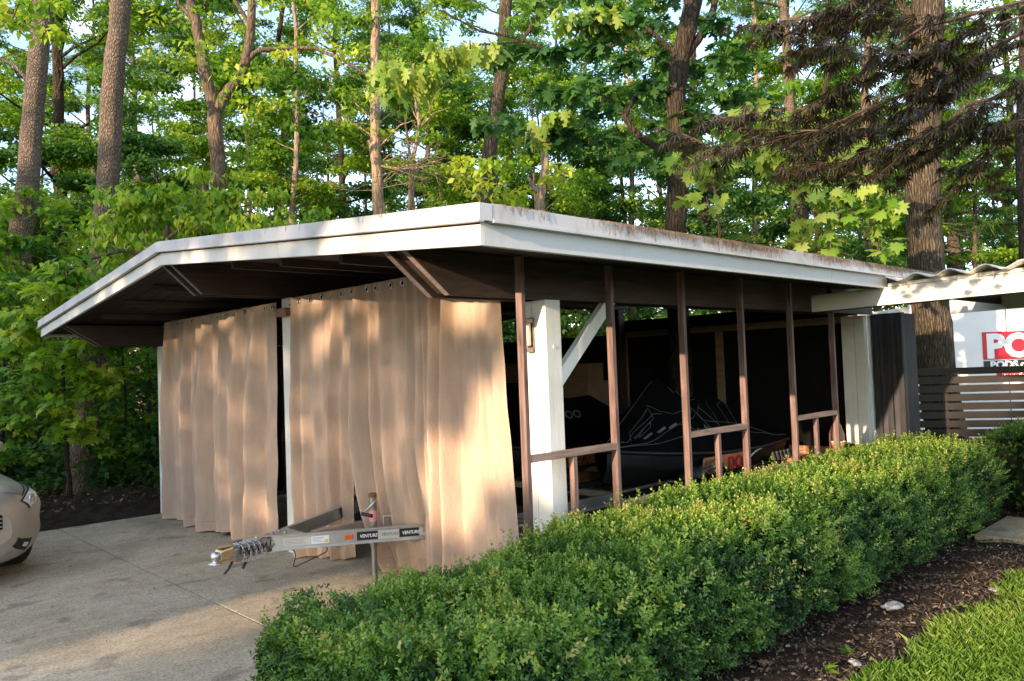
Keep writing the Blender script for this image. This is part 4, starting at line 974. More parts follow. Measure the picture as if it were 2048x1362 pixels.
def crown(t, base, cl, tm, size, matn, nm='crown', twigs=True, frm=None, pitch=(-1.1, .35), rolls=.6):
    P = []; T = []; m_ = MB(); prev = frm
    for c in cl:
        px, py, d, r, n = c[:5]; sh = c[5] if len(c) > 5 else R.uniform(.15, .75)
        k = r*d/1561; c0 = at(px, py, d)-base
        sub = max(1, int(n/26))
        for s_ in range(sub):
            q = Vector([R.gauss(0, 1) for _ in range(3)]).normalized()*k*R.uniform(.2, .95); cc = c0+Vector((q.x*1.1, q.y*1.1, q.z))
            m = max(6, int(n/sub)); rr2 = R.uniform(.14, .26)
            P.append(blob(cc, (rr2*1.2, rr2*1.2, rr2*.5), m)); T += [min(1, max(0, sh+R.uniform(-.15, .15)))]*m
            if twigs and s_ % 2 == 0: m_.tube([c0+Vector((0, 0, -.1)), c0.lerp(cc, .5)+Vector((0, 0, .04)), cc], [.012, .008, .003], 4, cap=False)
    o = leaves(nm, tm, np.concatenate(P), M[matn], t, size, pitch, rolls, tb=T)
    if twigs and m_.v:
        tmp = m_.build('tmp', None); bm = bmesh.new(); bm.from_mesh(o.data); k = len(bm.faces); bm.from_mesh(tmp.data); bm.faces.ensure_lookup_table()
        for f in bm.faces[k:]: f.material_index = 1
        o.data.materials.append(M['smoothbark']); bm.to_mesh(o.data); bm.free(); bpy.data.objects.remove(tmp)
    return o
def fill(x0, x1, y0, y1, d0, d1, step, r, n, sh=None, keep=1.0):
    out = []; y = y0
    while y <= y1:
        x = x0+R.uniform(0, step)
        while x <= x1:
            if R.random() < keep: out.append((x+R.uniform(-.4, .4)*step, y+R.uniform(-.4, .4)*step, R.uniform(d0, d1), r*R.uniform(.7, 1.2), int(n*R.uniform(.6, 1.3)), (R.uniform(.1, .8) if sh is None else R.uniform(*sh))))
            x += step
        y += step*.8
    return out
tA, bA = near_tree('pine_tree', 'leaning flaky barked pine at the far left with vines at its foot', -8, 13, [(20, 700), (38, 500), (52, 400), (66, 230), (84, 40), (100, -160), (115, -420)], .21, .125, 'pinebark', [([(70, 180), (30, 130), (-20, 110)], .04, .02)])
crown(tA, bA, fill(-20, 110, -30, 50, 9.3, 10.2, 50, 34, 36, (.6, 1)) + fill(-60, 110, 400, 560, 11.8, 12.8, 46, 42, 60, (.3, .7)), OV, (.11, .17), 'leaf')
tB, bB = near_tree('pine_tree', 'straight flaky barked pine just right of the leaning one', 160, 11.5, [(166, 900), (190, 690), (213, 390), (224, 200), (240, 20), (255, -200), (265, -420)], .19, .12, 'pinebark')
crown(tB, bB, fill(170, 330, -160, -20, 11, 12, 60, 50, 40), OV, (.11, .16), 'leaf')
tC, bC = near_tree('forked_tree', 'brown tree forking into a Y above the left roof slope', 442, 11, [(440, 560), (437, 385), (434, 300), (430, 222)], .115, .10, 'smoothbark',
    [([(430, 228), (405, 120), (396, 60), (384, 10), (372, -80), (350, -250)], .085, .05), ([(431, 228), (445, 195), (468, 168), (492, 125), (498, 80), (505, 10), (522, -80), (540, -230)], .085, .05), ([(487, 125), (520, 100), (560, 96), (630, 96), (690, 122), (750, 160)], .045, .015), ([(396, 50), (360, 10), (330, -30)], .035, .02), ([(500, 50), (470, 0), (450, -40)], .03, .02)])
crown(tC, bC, fill(300, 790, -60, 200, 10, 12.6, 62, 50, 52, (.3, .95), .72)+fill(470, 760, 180, 330, 11.5, 13, 66, 44, 40, (.2, .8), .6), OV, (.085, .135), 'leaf')
tD, bD = near_tree('snapped_tree', 'pale snapped trunk with a splintered stub standing behind the roof', 760, 12, [(758, 560), (757, 420), (755, 350), (752, 290), (750, 150), (750, 20), (752, -150)], .105, .055, 'palebark',
    [([(752, 340), (745, 300), (738, 280)], .06, .045), ([(752, 250), (715, 210), (690, 180)], .014, .004), ([(753, 300), (800, 250), (830, 240)], .016, .004), ([(754, 330), (790, 300), (815, 290)], .01, .003), ([(752, 230), (725, 170)], .009, .003), ([(753, 280), (700, 240), (676, 200)], .012, .003)])
def bare_twigs(t, base, pts_, n=5):
    m_ = MB()
    def br(p, d, L, r, k):
        q = p+d*L; m_.tube([p, p.lerp(q, .5)+Vector((R.gauss(0, .01), R.gauss(0, .01), R.gauss(0, .01))), q], [r, r*.8, r*.55], 4, cap=False)
        if k: [br(q, (d+Vector((R.gauss(0, .5), R.gauss(0, .5), R.gauss(.1, .45)))).normalized(), L*R.uniform(.55, .85), r*.6, k-1) for _ in range(R.choice((2, 3)))]
    for px, py, d in pts_:
        p = at(px, py, d)-base; m_ = MB()
        for _ in range(n): br(p, (rv*R.uniform(-1, 1)+Vector((0, 0, R.uniform(-.2, .9)))+fwv*R.uniform(-.4, .4)).normalized(), R.uniform(.3, .6), .010, 3)
        m_.build('bare_twigs', M['palebark'], t)
bare_twigs(tD, bD, [(752, 250, 12), (754, 330, 12), (753, 380, 12)], 4)
tH, bH = near_tree('thin_tree', 'thin crooked bare branched trunk right of the snapped one', 828, 12.5, [(830, 560), (826, 415), (824, 330), (838, 250), (832, 200), (826, 130)], .045, .02, 'palebark',
    [([(838, 255), (870, 225), (900, 215)], .012, .004), ([(830, 330), (800, 350), (775, 340)], .008, .003), ([(824, 380), (795, 360), (780, 362)], .01, .004), ([(838, 245), (815, 200), (822, 170)], .014, .005)])
bare_twigs(tH, bH, [(826, 340, 12.5), (838, 260, 12.5)], 4)
crown(tH, bH, [(860, 240, 12.5, 30, 40), (800, 330, 12.5, 34, 50, .8)], OV, (.1, .15), 'leaf')
tE, bE = near_tree('leaning_tree', 'grey trunk leaning right behind the roof corner', 962, 14, [(960, 520), (968, 385), (976, 330), (990, 225), (1004, 130), (1010, 40), (1014, -60), (1020, -300)], .15, .10, 'oakbark',
    [([(1005, 125), (1060, 60), (1090, 0)], .05, .03)])
crown(tE, bE, fill(900, 1120, -60, 90, 12.5, 14.5, 60, 46, 40, None, .6)+fill(900, 1100, 330, 400, 11, 13, 44, 34, 50, (.6, 1)), OV, (.10, .16), 'leaf')
tS, bS = near_tree('stubby_tree', 'short pale trunk with an elbow branch right of the roof corner', 1084, 15, [(1083, 520), (1080, 410), (1084, 370), (1090, 335), (1091, 290), (1090, 230)], .10, .07, 'palebark', [([(1080, 385), (1064, 372), (1054, 352)], .05, .03)])
tF, bF = near_tree('oak_tree', 'dark oak with a curved limb and hanging lobed leaves behind the side roof edge', 1358, 10, [(1356, 620), (1352, 450), (1357, 340), (1360, 290), (1350, 200), (1362, 110), (1384, 20), (1400, -120), (1410, -300)], .145, .11, 'darkbark',
    [([(1352, 300), (1322, 298), (1290, 280), (1262, 258), (1250, 234), (1258, 215), (1285, 178), (1290, 150)], .055, .02), ([(1258, 245), (1225, 200), (1190, 185), (1150, 200)], .022, .008), ([(1362, 130), (1395, 80), (1420, 40), (1440, -30)], .06, .04), ([(1355, 110), (1300, 60), (1250, 40), (1200, 0)], .035, .02),
     ([(1120, 104), (1090, 100), (1040, 78), (960, 62), (880, 20)], .022, .012), ([(1300, 60), (1220, 95), (1150, 104), (1100, 100)], .028, .02), ([(1050, 82), (950, 90), (860, 110), (790, 130)], .014, .006), ([(1352, 300), (1400, 270), (1450, 240)], .03, .012)])
crown(tF, bF, fill(1010, 1500, -50, 330, 9, 11, 60, 48, 44, (.15, .6), .74), OAK, (.15, .22), 'leafdark')
crown(tF, bF, [(760, 130, 9, 34, 34, .8), (800, 160, 9, 34, 34, .9), (850, 140, 9, 30, 26, .7), (885, 100, 9, 26, 26, .95), (940, 80, 9, 28, 26, .9), (970, 90, 9, 20, 18, .8), (800, 200, 9, 30, 26, .6), (1140, 40, 9, 30, 28, .8), (1190, 20, 9, 26, 24, .9), (1230, 30, 9, 24, 22, .95), (1100, 230, 9.5, 40, 40, .5), (1090, 260, 9.5, 24, 20, .9)], OAK, (.17, .24), 'lime', 'hanging_leaves', frm=None, pitch=(-1.5, -.6))
# lime maple sprays reaching over the roof
tL, bL = near_tree('maple_tree', 'lime green maple spray hanging over the side roof edge', 1640, 12.0, [(1640, 480, 12), (1632, 400, 11.5), (1625, 330, 11), (1640, 240, 10.6), (1660, 120, 10.5)], .07, .03, 'darkbark',
    [([(1630, 330, 11), (1600, 345, 9.5), (1570, 340, 8.4)], .02, .01), ([(1632, 300, 11), (1560, 310, 9.4), (1480, 300, 8.6), (1420, 330, 8.4), (1395, 370, 8.4)], .018, .005), ([(1600, 345, 9.5), (1640, 380, 8.4), (1690, 410, 8.2), (1740, 440, 8.2)], .014, .004), ([(1632, 330, 11), (1700, 300, 9), (1745, 290, 8.4)], .014, .004)])
LS = [(1400, 318, 8.4, 30, 26), (1392, 345, 8.4, 18, 12), (1382, 392, 8.4, 15, 8), (1418, 398, 8.4, 15, 9), (1450, 330, 8.4, 18, 14), (1480, 310, 8.5, 30, 24), (1545, 300, 8.4, 40, 44), (1590, 290, 8.4, 40, 44), (1560, 330, 8.4, 30, 28), (1620, 320, 8.4, 34, 30), (1640, 270, 8.6, 30, 26), (1540, 240, 8.6, 44, 36), (1610, 215, 8.7, 30, 22), (1690, 300, 8.5, 26, 18), (1735, 290, 8.5, 22, 14), (1700, 330, 8.5, 22, 12),
      (1610, 380, 8.3, 26, 16), (1600, 410, 8.3, 20, 10), (1640, 440, 8.3, 24, 14), (1600, 465, 8.3, 18, 12), (1625, 450, 8.3, 16, 8), (1700, 400, 8.2, 30, 26), (1735, 385, 8.2, 30, 26), (1770, 380, 8.2, 22, 16), (1760, 420, 8.2, 28, 22), (1740, 450, 8.2, 24, 18), (1755, 480, 8.2, 14, 8), (1680, 430, 8.2, 20, 12), (1660, 480, 8.2, 14, 8), (1670, 505, 8.2, 16, 10), (1490, 240, 8.8, 30, 20, .6), (1570, 190, 8.8, 40, 26, .5), (1445, 260, 8.8, 26, 18, .6)]
crown(tL, bL, [(a, b_, c, d_, n, (q[0] if q else R.uniform(.5, 1))) for a, b_, c, d_, n, *q in LS], MAPLE, (.12, .175), 'lime', pitch=(-1.4, -.1), rolls=.5)
tG, bG = near_tree('oak_tree', 'thick sunlit oak trunk standing before the white container', 1893, 10.0, [(1890, 850), (1872, 735), (1862, 620), (1852, 520), (1846, 420), (1846, 300), (1850, 150), (1856, -50), (1862, -300)], .235, .18, 'oakbark', [([(1850, 200), (1900, 140), (1990, 110), (2100, 60)], .06, .03), ([(1852, 90), (1800, 10), (1760, -60)], .07, .04), ([(1848, 300), (1930, 210), (2060, 180)], .04, .02)], 22)
crown(tG, bG, fill(1740, 2130, -60, 200, 11, 13.5, 66, 50, 34, (.2, .9), .55), OAK, (.14, .2), 'leaf')
tI, bI = near_tree('pine_tree', 'dark trunk at the right edge behind the walkway roof', 2052, 15, [(2064, 700), (2058, 520), (2050, 350), (2052, 180), (2062, -60), (2070, -300)], .19, .13, 'darkbark', [([(2036, 380), (1980, 370), (1930, 400)], .03, .01), ([(2036, 300), (1990, 270), (1960, 280)], .03, .01), ([(2040, 430), (2100, 400)], .03, .02)])
crown(tI, bI, fill(1760, 2130, 230, 500, 14.5, 17, 66, 60, 220, (.2, .9), .55), NEED, (.16, .26), 'leafdark')
# dogwood behind and beside the left roof slope
tK, bK = near_tree('dogwood_tree', 'broad leafed dogwood draped behind the left roof slope', 330, 10.2, [(330, 620), (326, 520), (335, 450)], .05, .035, 'smoothbark', [([(326, 520), (250, 500), (170, 520), (110, 560)], .03, .01), ([(330, 480), (400, 430), (500, 410)], .03, .01)])
KD = fill(215, 560, 385, 470, 9.9, 10.8, 34, 28, 44, (.4, .95))+fill(330, 470, 365, 400, 10, 10.6, 30, 24, 36, (.5, 1))+[(500, 395, 10.2, 22, 30, .9), (540, 420, 10.2, 22, 30, .7), (590, 440, 10.4, 22, 26, .6), (640, 430, 10.6, 30, 30, .5)]
KD += [(x, 640-(x-90)*.72+R.uniform(-46, 16), R.uniform(9.9, 10.6), 28, 44, R.uniform(.35, .95)) for x in range(90, 330, 17)]+[(x, 560-(x-90)*.72+R.uniform(-40, 16), R.uniform(10, 10.8), 30, 44, R.uniform(.3, .9)) for x in range(100, 330, 22)]
crown(tK, bK, KD, OV, (.09, .14), 'leaf', pitch=(-1.4, -.3), rolls=.4)
# hinoki like sapling on the bank
tHn, bHn = near_tree('conifer_sapling', 'young fan leaved conifer with a bare lower trunk on the soil bank', 136, 10.4, [(134, 900), (128, 780), (124, 700), (120, 620), (122, 555)], .032, .012, 'darkbark', [([(127, 770), (80, 740), (40, 720)], .012, .004), ([(126, 720), (170, 700), (200, 700)], .01, .004), ([(128, 800), (180, 790), (215, 790)], .01, .003)])
bHn.z = -.05
crown(tHn, bHn, [(122+R.uniform(-1, 1)*w, y+R.uniform(-12, 12), R.uniform(9.9, 10.8), 22, 34, R.uniform(.25, .9)) for y, w in ((545, 30), (575, 50), (600, 70), (625, 80), (650, 100), (680, 100), (705, 110), (730, 110), (760, 105), (790, 110), (820, 100), (850, 90)) for _ in range(5)], FROND, (.12, .2), 'leaf', pitch=(-.9, .1), rolls=.4)
# left understory: counted saplings and shrubs
for i, (px, d, s, lab) in enumerate([(-40, 11, 1.0, 'leafy green sapling left of the fan leaved conifer behind the car'), (10, 12.2, 1.25, 'taller green sapling directly behind the car bonnet'), (75, 12.5, 1.0, 'green sapling between the car and the conifer trunk'), (195, 12.5, 1.1, 'green sapling right of the conifer trunk'),
                               (250, 11.8, 1.1, 'green sapling beside the left post lamp'), (300, 12.8, 1.3, 'green sapling against the left carport post'), (230, 14.5, 1.6, 'large green sapling under the left eave tip'), (120, 14.5, 1.6, 'large green sapling behind the conifer'), (20, 15, 1.7, 'large green sapling between the two pine trunks')]):
    plant('sapling', 'sapling', lab, 'sapling', ground_at(px, d, -.02), R.uniform(0, 6), s, 'saplings at the wood edge')
def undergrowth():
    P = []; T = []
    for k in range(620):
        px = R.uniform(-500, 420); d = R.uniform(11.2, 18); p = ground_at(px, d)
        if p.y < 8.2: continue
        h = R.uniform(.02, 1)**1.6*(.5+(d-11)*.38)+.12; n = 46; P.append(blob((p.x, p.y, h), (.34, .34, .16), n)); T += [R.uniform(0, .7)]*n
    for k in range(700):
        px = R.uniform(250, 2500); d = R.uniform(13.5, 22); p = ground_at(px, d)
        if p.x > 8.5 and p.y < 3.6+.0*d and p.x < 16: continue
        if p.x < 7 and p.y < 8.2: continue
        h = R.uniform(.02, 1)**1.4*2.6+.1; n = 46; P.append(blob((p.x, p.y, h), (.4, .4, .2), n)); T += [R.uniform(0, .7)]*n
    return leaves('undergrowth', OV, np.concatenate(P), M['leafdark'], None, (.09, .15), tb=T)
tag(undergrowth(), 'dense leafy undergrowth along the wood edge', 'undergrowth', kind='stuff')

# ------------------------------------------------------------------ clipped hedge
def hedge_leaves(P, N_, T_, parent, name='foliage', leaf=.024, npairs=6, L=.075):
    n = len(P); D = np.asarray(N_)+NR.normal(0, .38, (n, 3)); D[:, 2] += .35; D /= np.linalg.norm(D, axis=1)[:, None]
    U = np.cross(D, NR.normal(0, 1, (n, 3))); U /= np.linalg.norm(U, axis=1)[:, None]; V = np.cross(D, U)
    Ls = L*NR.uniform(.6, 1.35, n); allv = []; tt = []
    for k in range(npairs*2+1):
        f = (k//2+.5)/npairs; a = (k % 2)*pi+(k//2)*pi*.5+NR.uniform(-.4, .4, n)
        if k == npairs*2: f = 1.0
        base = P+D*(Ls*(f-.4))[:, None]
        side = U*np.cos(a)[:, None]+V*np.sin(a)[:, None]
        ax = side*(.85 if k < npairs*2 else .1)+D*(.55 if k < npairs*2 else 1)+NR.normal(0, .12, (n, 3)); ax /= np.linalg.norm(ax, axis=1)[:, None]
        wv = np.cross(ax, D+NR.normal(0, .25, (n, 3))); wv /= np.linalg.norm(wv, axis=1)[:, None]+1e-6; nv = np.cross(wv, ax)
        ll = (leaf*NR.uniform(.7, 1.25, n)*(1.1-.35*f))[:, None]; w = ll*.27
        q = np.stack([base, base+ax*ll*.5+wv*w+nv*ll*.06, base+ax*ll-nv*ll*.05, base+ax*ll*.5-wv*w+nv*ll*.06], 1)
        allv.append(q.reshape(-1, 3)); tt.append(np.repeat(np.clip(T_+.22*f+NR.normal(0, .09, n), 0, 1), 4))
    me = np_mesh(name, np.concatenate(allv), 4, np.concatenate(tt)); return link(name, me, M['hedge'], parent)
def nz(x, y, s): return sin(x*s+1.3*y*s+.7)*.5+sin(x*s*2.3-y*s*1.9+2)*.3+sin(x*s*4.1+y*s*3.7+4)*.2
def arc_table():
    def q(a): c, s = cos(a), sin(a); return (.56*abs(c)**.42*(1 if c > 0 else -1), .09+.6*abs(s)**.5)
    out = []; p = q(0)
    for i in range(1, 2001):
        a = pi*i/2000; r_ = q(a); L = math.dist(p, r_); p = r_; w = L*(.45 if a < .35 else 1)
        acc_ = w/.0011; out += [a]*int(acc_+R.random())
    return out
ARC = arc_table()
def hedge(name, label, x0, x1, yb, yf, hfn, n, loc, dens_cam=True, leaf=.024):
    """runs along X; yb back side, yf front side (towards the viewer)"""
    t = thing(name, label, 'hedge', loc); P = []; N_ = []; T_ = []
    k = 0; cxm, cym = CAM.x, CAM.y
    while k < n:
        x = R.uniform(x0, x1); u = R.random()
        d = sqrt((x-cxm)**2+(yf-cym)**2)
        if dens_cam and R.random() > min(1, (3.0/d)**1.1): continue
        h = hfn(x); yc = (yb+yf)/2; hw = (yb-yf)/2
        # section: angle from back bottom (0) over the top to the front bottom (pi)
        end = None
        if R.random() < .10: end = -1
        if R.random() < .05: end = 1
        a = ARC[int(R.random()*len(ARC))]+R.uniform(-.008, .008); a = min(pi, max(0, a)); c, s = cos(a), sin(a)
        yy = yc+hw*(abs(c)**.42)*(1 if c > 0 else -1); zz = h*.12+h*.88*(abs(s)**.5)
        nrm = Vector((0, abs(c)**1.2*(1 if c > 0 else -1), s**1.2+.05))
        if end:
            r_ = sqrt(R.random()); yy = yc+(yy-yc)*r_; zz = h*.1+(zz-h*.1)*r_; x = (x0 if end < 0 else x1)-end*(-1)*0; x = (x0 if end < 0 else x1)+R.uniform(-.04, .04)+end*.0
            x += -end*.16*r_**5*1.0; nrm = Vector((end*1.0, .1, .25))
        if zz < .42*h: yy = yc+(yy-yc)*(.80+.20*zz/(.42*h))
        bmp = .05*nz(x, yy+zz, 5.2)+.035*nz(x, yy-zz, 15)+R.uniform(-.06, .02)
        nrm.normalize(); p = Vector((x, yy, zz))+nrm*bmp
        if p.z < .03: continue
        P.append(p-Vector(loc)); N_.append(nrm); T_.append(.06+.20*nz(x, yy+zz, 3.1)+.16*nz(x, zz, 11)+.26*max(0, nrm.z)**2+(3.6*bmp)+.12*(zz/h)); k += 1  # tint lighter on top, darker on front and hollows: light put into colour
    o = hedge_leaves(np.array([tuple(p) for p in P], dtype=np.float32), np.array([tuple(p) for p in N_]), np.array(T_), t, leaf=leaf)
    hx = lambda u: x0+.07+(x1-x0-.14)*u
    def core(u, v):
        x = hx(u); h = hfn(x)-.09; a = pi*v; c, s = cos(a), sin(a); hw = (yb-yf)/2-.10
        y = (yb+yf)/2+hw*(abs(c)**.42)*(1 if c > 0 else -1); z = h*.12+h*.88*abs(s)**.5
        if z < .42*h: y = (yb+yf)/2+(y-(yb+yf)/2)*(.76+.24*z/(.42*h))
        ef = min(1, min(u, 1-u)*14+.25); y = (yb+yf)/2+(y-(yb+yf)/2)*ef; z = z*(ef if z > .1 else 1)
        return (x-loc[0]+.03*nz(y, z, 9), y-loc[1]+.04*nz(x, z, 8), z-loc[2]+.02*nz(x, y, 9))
    grid_mesh(core, 90, 30, 'inner_twigs', M['hedgecore'], t)  # near-black shell standing in for the shade deep in the hedge
    m_ = MB()
    for i in range(int((x1-x0)/.16)):
        x = x0+.1+i*.16+R.uniform(-.05, .05); y = (yb+yf)/2+R.uniform(-.25, .1)
        for q in range(3):
            e = Vector((x+R.uniform(-.15, .15), y+R.uniform(-.42, .2), R.uniform(.28, .5))); m_.tube([(x-loc[0], y-loc[1], -.02), ((x+e.x)/2-loc[0], (y+e.y)/2-loc[1]+.02, e.z*.45), (e.x-loc[0], e.y-loc[1], e.z)], [.012, .008, .004], 5)
    m_.build('stems', M['smoothbark'], t); return t
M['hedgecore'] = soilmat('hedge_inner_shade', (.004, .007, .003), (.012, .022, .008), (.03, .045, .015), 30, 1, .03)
hf = lambda x: (.60+.10*min(1, max(0, (x+2)/1.6)))+.03*nz(x, 0, 1.7)+(.05 if x > 1 else .05*max(0, x)) 
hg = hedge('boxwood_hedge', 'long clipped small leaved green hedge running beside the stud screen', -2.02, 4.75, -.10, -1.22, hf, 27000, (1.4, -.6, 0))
Ps, Ns, Ts = [], [], []
for _ in range(620):
    x = R.uniform(-2.0, 4.7); y = R.uniform(-1.25, -.15); top_ = R.random() < .75; z = hf(x)+R.uniform(-.02, .03) if top_ else R.uniform(.25, .65)
    if not top_: y = -1.24
    Ps.append((x-1.4, y+.6, z)); Ns.append((R.gauss(0, .3), R.gauss(0, .3) if top_ else -1, 1.2 if top_ else .6)); Ts.append(R.uniform(.4, .85))
hedge_leaves(np.array(Ps, dtype=np.float32), np.array(Ns), np.array(Ts), hg, 'stray_shoots', .029, 7, .13)
hedge('boxwood_shrub', 'small dark green shrub beyond the paving slab at the hedge end', 5.35, 6.6, -.75, -1.9, lambda x: .8, 2600, (6, -1.3, 0), False, .026)

# ------------------------------------------------------------------ lawn, mulch bits, stones
def lawn():
    n = 150000; U = NR.random(n); V = NR.random(n)
    x = -1.0+8.5*U; y = -1.66-3.2*V**1.3
    edge = -1.60-.07*(x-.4)+.08*np.sin(x*5)+.05*np.sin(x*13)
    keep = y < edge+NR.uniform(-.12, .03, n); x, y = x[keep], y[keep]; n = len(x)
    h = NR.uniform(.03, .075, n); a = NR.uniform(0, 2*pi, n); w = .0014+NR.uniform(0, .0013, n); ln = NR.normal(0, .45, (n, 2))*h[:, None]
    b0 = np.stack([x-np.cos(a)*w, y-np.sin(a)*w, np.full(n, -.01)], 1); b1 = np.stack([x+np.cos(a)*w, y+np.sin(a)*w, np.full(n, -.01)], 1)
    m1 = np.stack([x+np.cos(a)*w*.7+ln[:, 0]*.4, y+np.sin(a)*w*.7+ln[:, 1]*.4, h*.6], 1); tp = np.stack([x+ln[:, 0], y+ln[:, 1], h*.95], 1)
    return link('lawn', np_mesh('lawn', np.stack([b0, b1, m1, tp], 1).reshape(-1, 3), 4, np.repeat(np.clip(NR.beta(2, 2.5, n)+.12*np.sin(x*3+y*2), 0, 1), 4)), M['grass'])
tag(lawn(), 'green lawn grass in the lower right corner', 'grass', kind='stuff')
CH = ([(-.5, 0, 0), (.4, -.2, .12), (.55, .25, .2), (-.35, .3, .1)], [(0, 1, 2, 3)])
def bits(name, n, x0, x1, y0, y1, size, mat, lab, zf=lambda x, y: 0, tm=CH, pit=(-.5, .5), tb=None):
    x = NR.uniform(x0, x1, n); y = NR.uniform(y0, y1, n); z = np.array([zf(a, b_) for a, b_ in zip(x, y)])+.004
    me = scatter(name, tm[0], tm[1], np.stack([x, y, z], 1), NR.uniform(0, 6.28, n), NR.uniform(pit[0], pit[1], n), NR.normal(0, .3, n), NR.uniform(size[0], size[1], n), NR.beta(1.4, 2.2, n) if tb is None else NR.beta(tb[0], tb[1], n))
    return tag(link(name, me, mat), lab, 'ground litter', kind='stuff')
bits('mulch_chips', 26000, -1.6, 6.5, -1.95, -.1, (.008, .034), M['chips'], 'dark shredded mulch chips around the hedge', mh)
bits('straw_litter', 5000, -.3, 6.5, -2.0, -1.45, (.015, .06), M['chips'], 'pale dry straw along the lawn edge', lambda x, y: .006, ([(-.5, -.03, 0), (.5, -.03, .05), (.5, .03, .05), (-.5, .03, 0)], [(0, 1, 2, 3)]), tb=(4, 1.5))
bits('bank_litter', 900, -3, 2, 6.9, 9.6, (.02, .06), M['deadleaf'], 'brown leaf scraps on the turned soil bank', lambda x, y: .16)
bits('fallen_leaves', 9000, -8, 8, 8.6, 15, (.05, .10), M['deadleaf'], 'brown fallen leaves under the trees at the left', lambda x, y: .1, OV)
bits('drive_litter', 420, -5, -.2, .0, 6.4, (.006, .022), M['chips'], 'tiny leaf crumbs scattered on the concrete drive', lambda x, y: .001, tb=(1.5, 1.5))
# countable fallen leaves and weeds
for i, (px, py, s, lab) in enumerate([(1512, 1322, .10, 'large curled brown oak leaf in front of the hedge'), (1745, 1210, .08, 'brown leaf lying left of the grey stone'), (1930, 1190, .05, 'small tan leaf on the mulch beyond the grey stone')]):
    d = Vector(at(px, py, 1)-CAM); k = -(CAM.z-.02)/d.z; p = CAM+d*k
    o = leaves('fallen_leaf', OAK, [(0, 0, 0)], M['deadleaf'], None, (s, s*1.05), (-.15, .15), .2, tb=[.6]); o.location = p; tag(o, lab, 'leaf', 'single brown leaves on the mulch')
def on_ground(px, py, z=0.0):
    d = at(px, py, 1)-CAM; return CAM+d*(-(CAM.z-z)/d.z)
for i, (px, py, k, s, lab) in enumerate([(1650, 1345, 5, .09, 'broad leafed weed seedling at the lawn edge near the hedge foot'), (1700, 1310, 6, .07, 'low weed with narrow leaves right of the seedling'), (1925, 1215, 5, .05, 'tiny green weed on the mulch beyond the stone'), (1985, 1215, 6, .05, 'tiny green weed nearest the lawn at the right')]):
    p = on_ground(px, py); t = thing('weed', lab, 'weed', p, group='weeds on the mulch')
    leaves('leaf', OV, [(0, 0, .01)]*k, M['leaf'], t, (s*.7, s*1.2), (-.05, .6), .3)
def rock(px, py, r, lab, flat=.45):
    p = on_ground(px, py, .02); t = thing('stone', lab, 'stone', p, R.uniform(0, 3), 'stones on the mulch')
    rr = random.Random(int(px)); ph = [rr.uniform(0, 6) for _ in range(6)]
    grid_mesh(lambda u, v: ((r*(1+.2*sin(u*2*pi*2+ph[0])+.1*sin(u*2*pi*5+ph[1]+v*6)))*cos(2*pi*u)*sin(pi*v)*1.3, (r*(1+.15*sin(u*2*pi*3+ph[2]+v*4)))*sin(2*pi*u)*sin(pi*v)*.85, r*flat*cos(pi*v)*(1+.35*sin(u*9+ph[3]))+r*.1+r*.12*sin(u*23+v*17+ph[4])*sin(pi*v)), 28, 16, 'rock', M['stone'], t)
rock(1786, 1214, .052, 'pale grey broken stone lying before the hedge'); rock(1710, 1326, .030, 'small flat grey stone beside the weeds')
rock(1985, 1180, .022, 'small grey pebble near the paving slab')

# pine needle debris hanging over the roof edge ------------------------------
def debris():
    P = []; m_ = MB()
    for k in range(3600):
        x = XF+.1+(R.random()**.8)*6.0
        if sin(x*2.1)+sin(x*5.3+1)+R.uniform(-1.5, 1.5) < -.3: continue
        y = YS-.033; z = HE+FH+DH+.002; L = R.uniform(.01, .045) if R.random() < .85 else R.uniform(.04, .085)
        a = R.uniform(-.02, .02)
        m_.tube([(x-a, y+.03+R.uniform(0, .03), z+R.uniform(0, .012)), (x, y-.001, z+.001), (x+a, y-.003, z-L)], .0011, 3, cap=False)
    for k in range(26):
        y = YS+R.random()*2.2; m_.tube([(XF+.02, y, rz(y, HE)+FH+DH+.01), (XF-.032, y, rz(y, HE)+FH+DH), (XF-.034, y+R.uniform(-.02, .02), rz(y, HE)+FH+DH-R.uniform(.01, .04))], .001, 3, cap=False)
    return m_.build('needle_litter', M['needles'])
tag(debris(), 'dry pine needles matted along the carport roof edge', 'needles', kind='stuff')

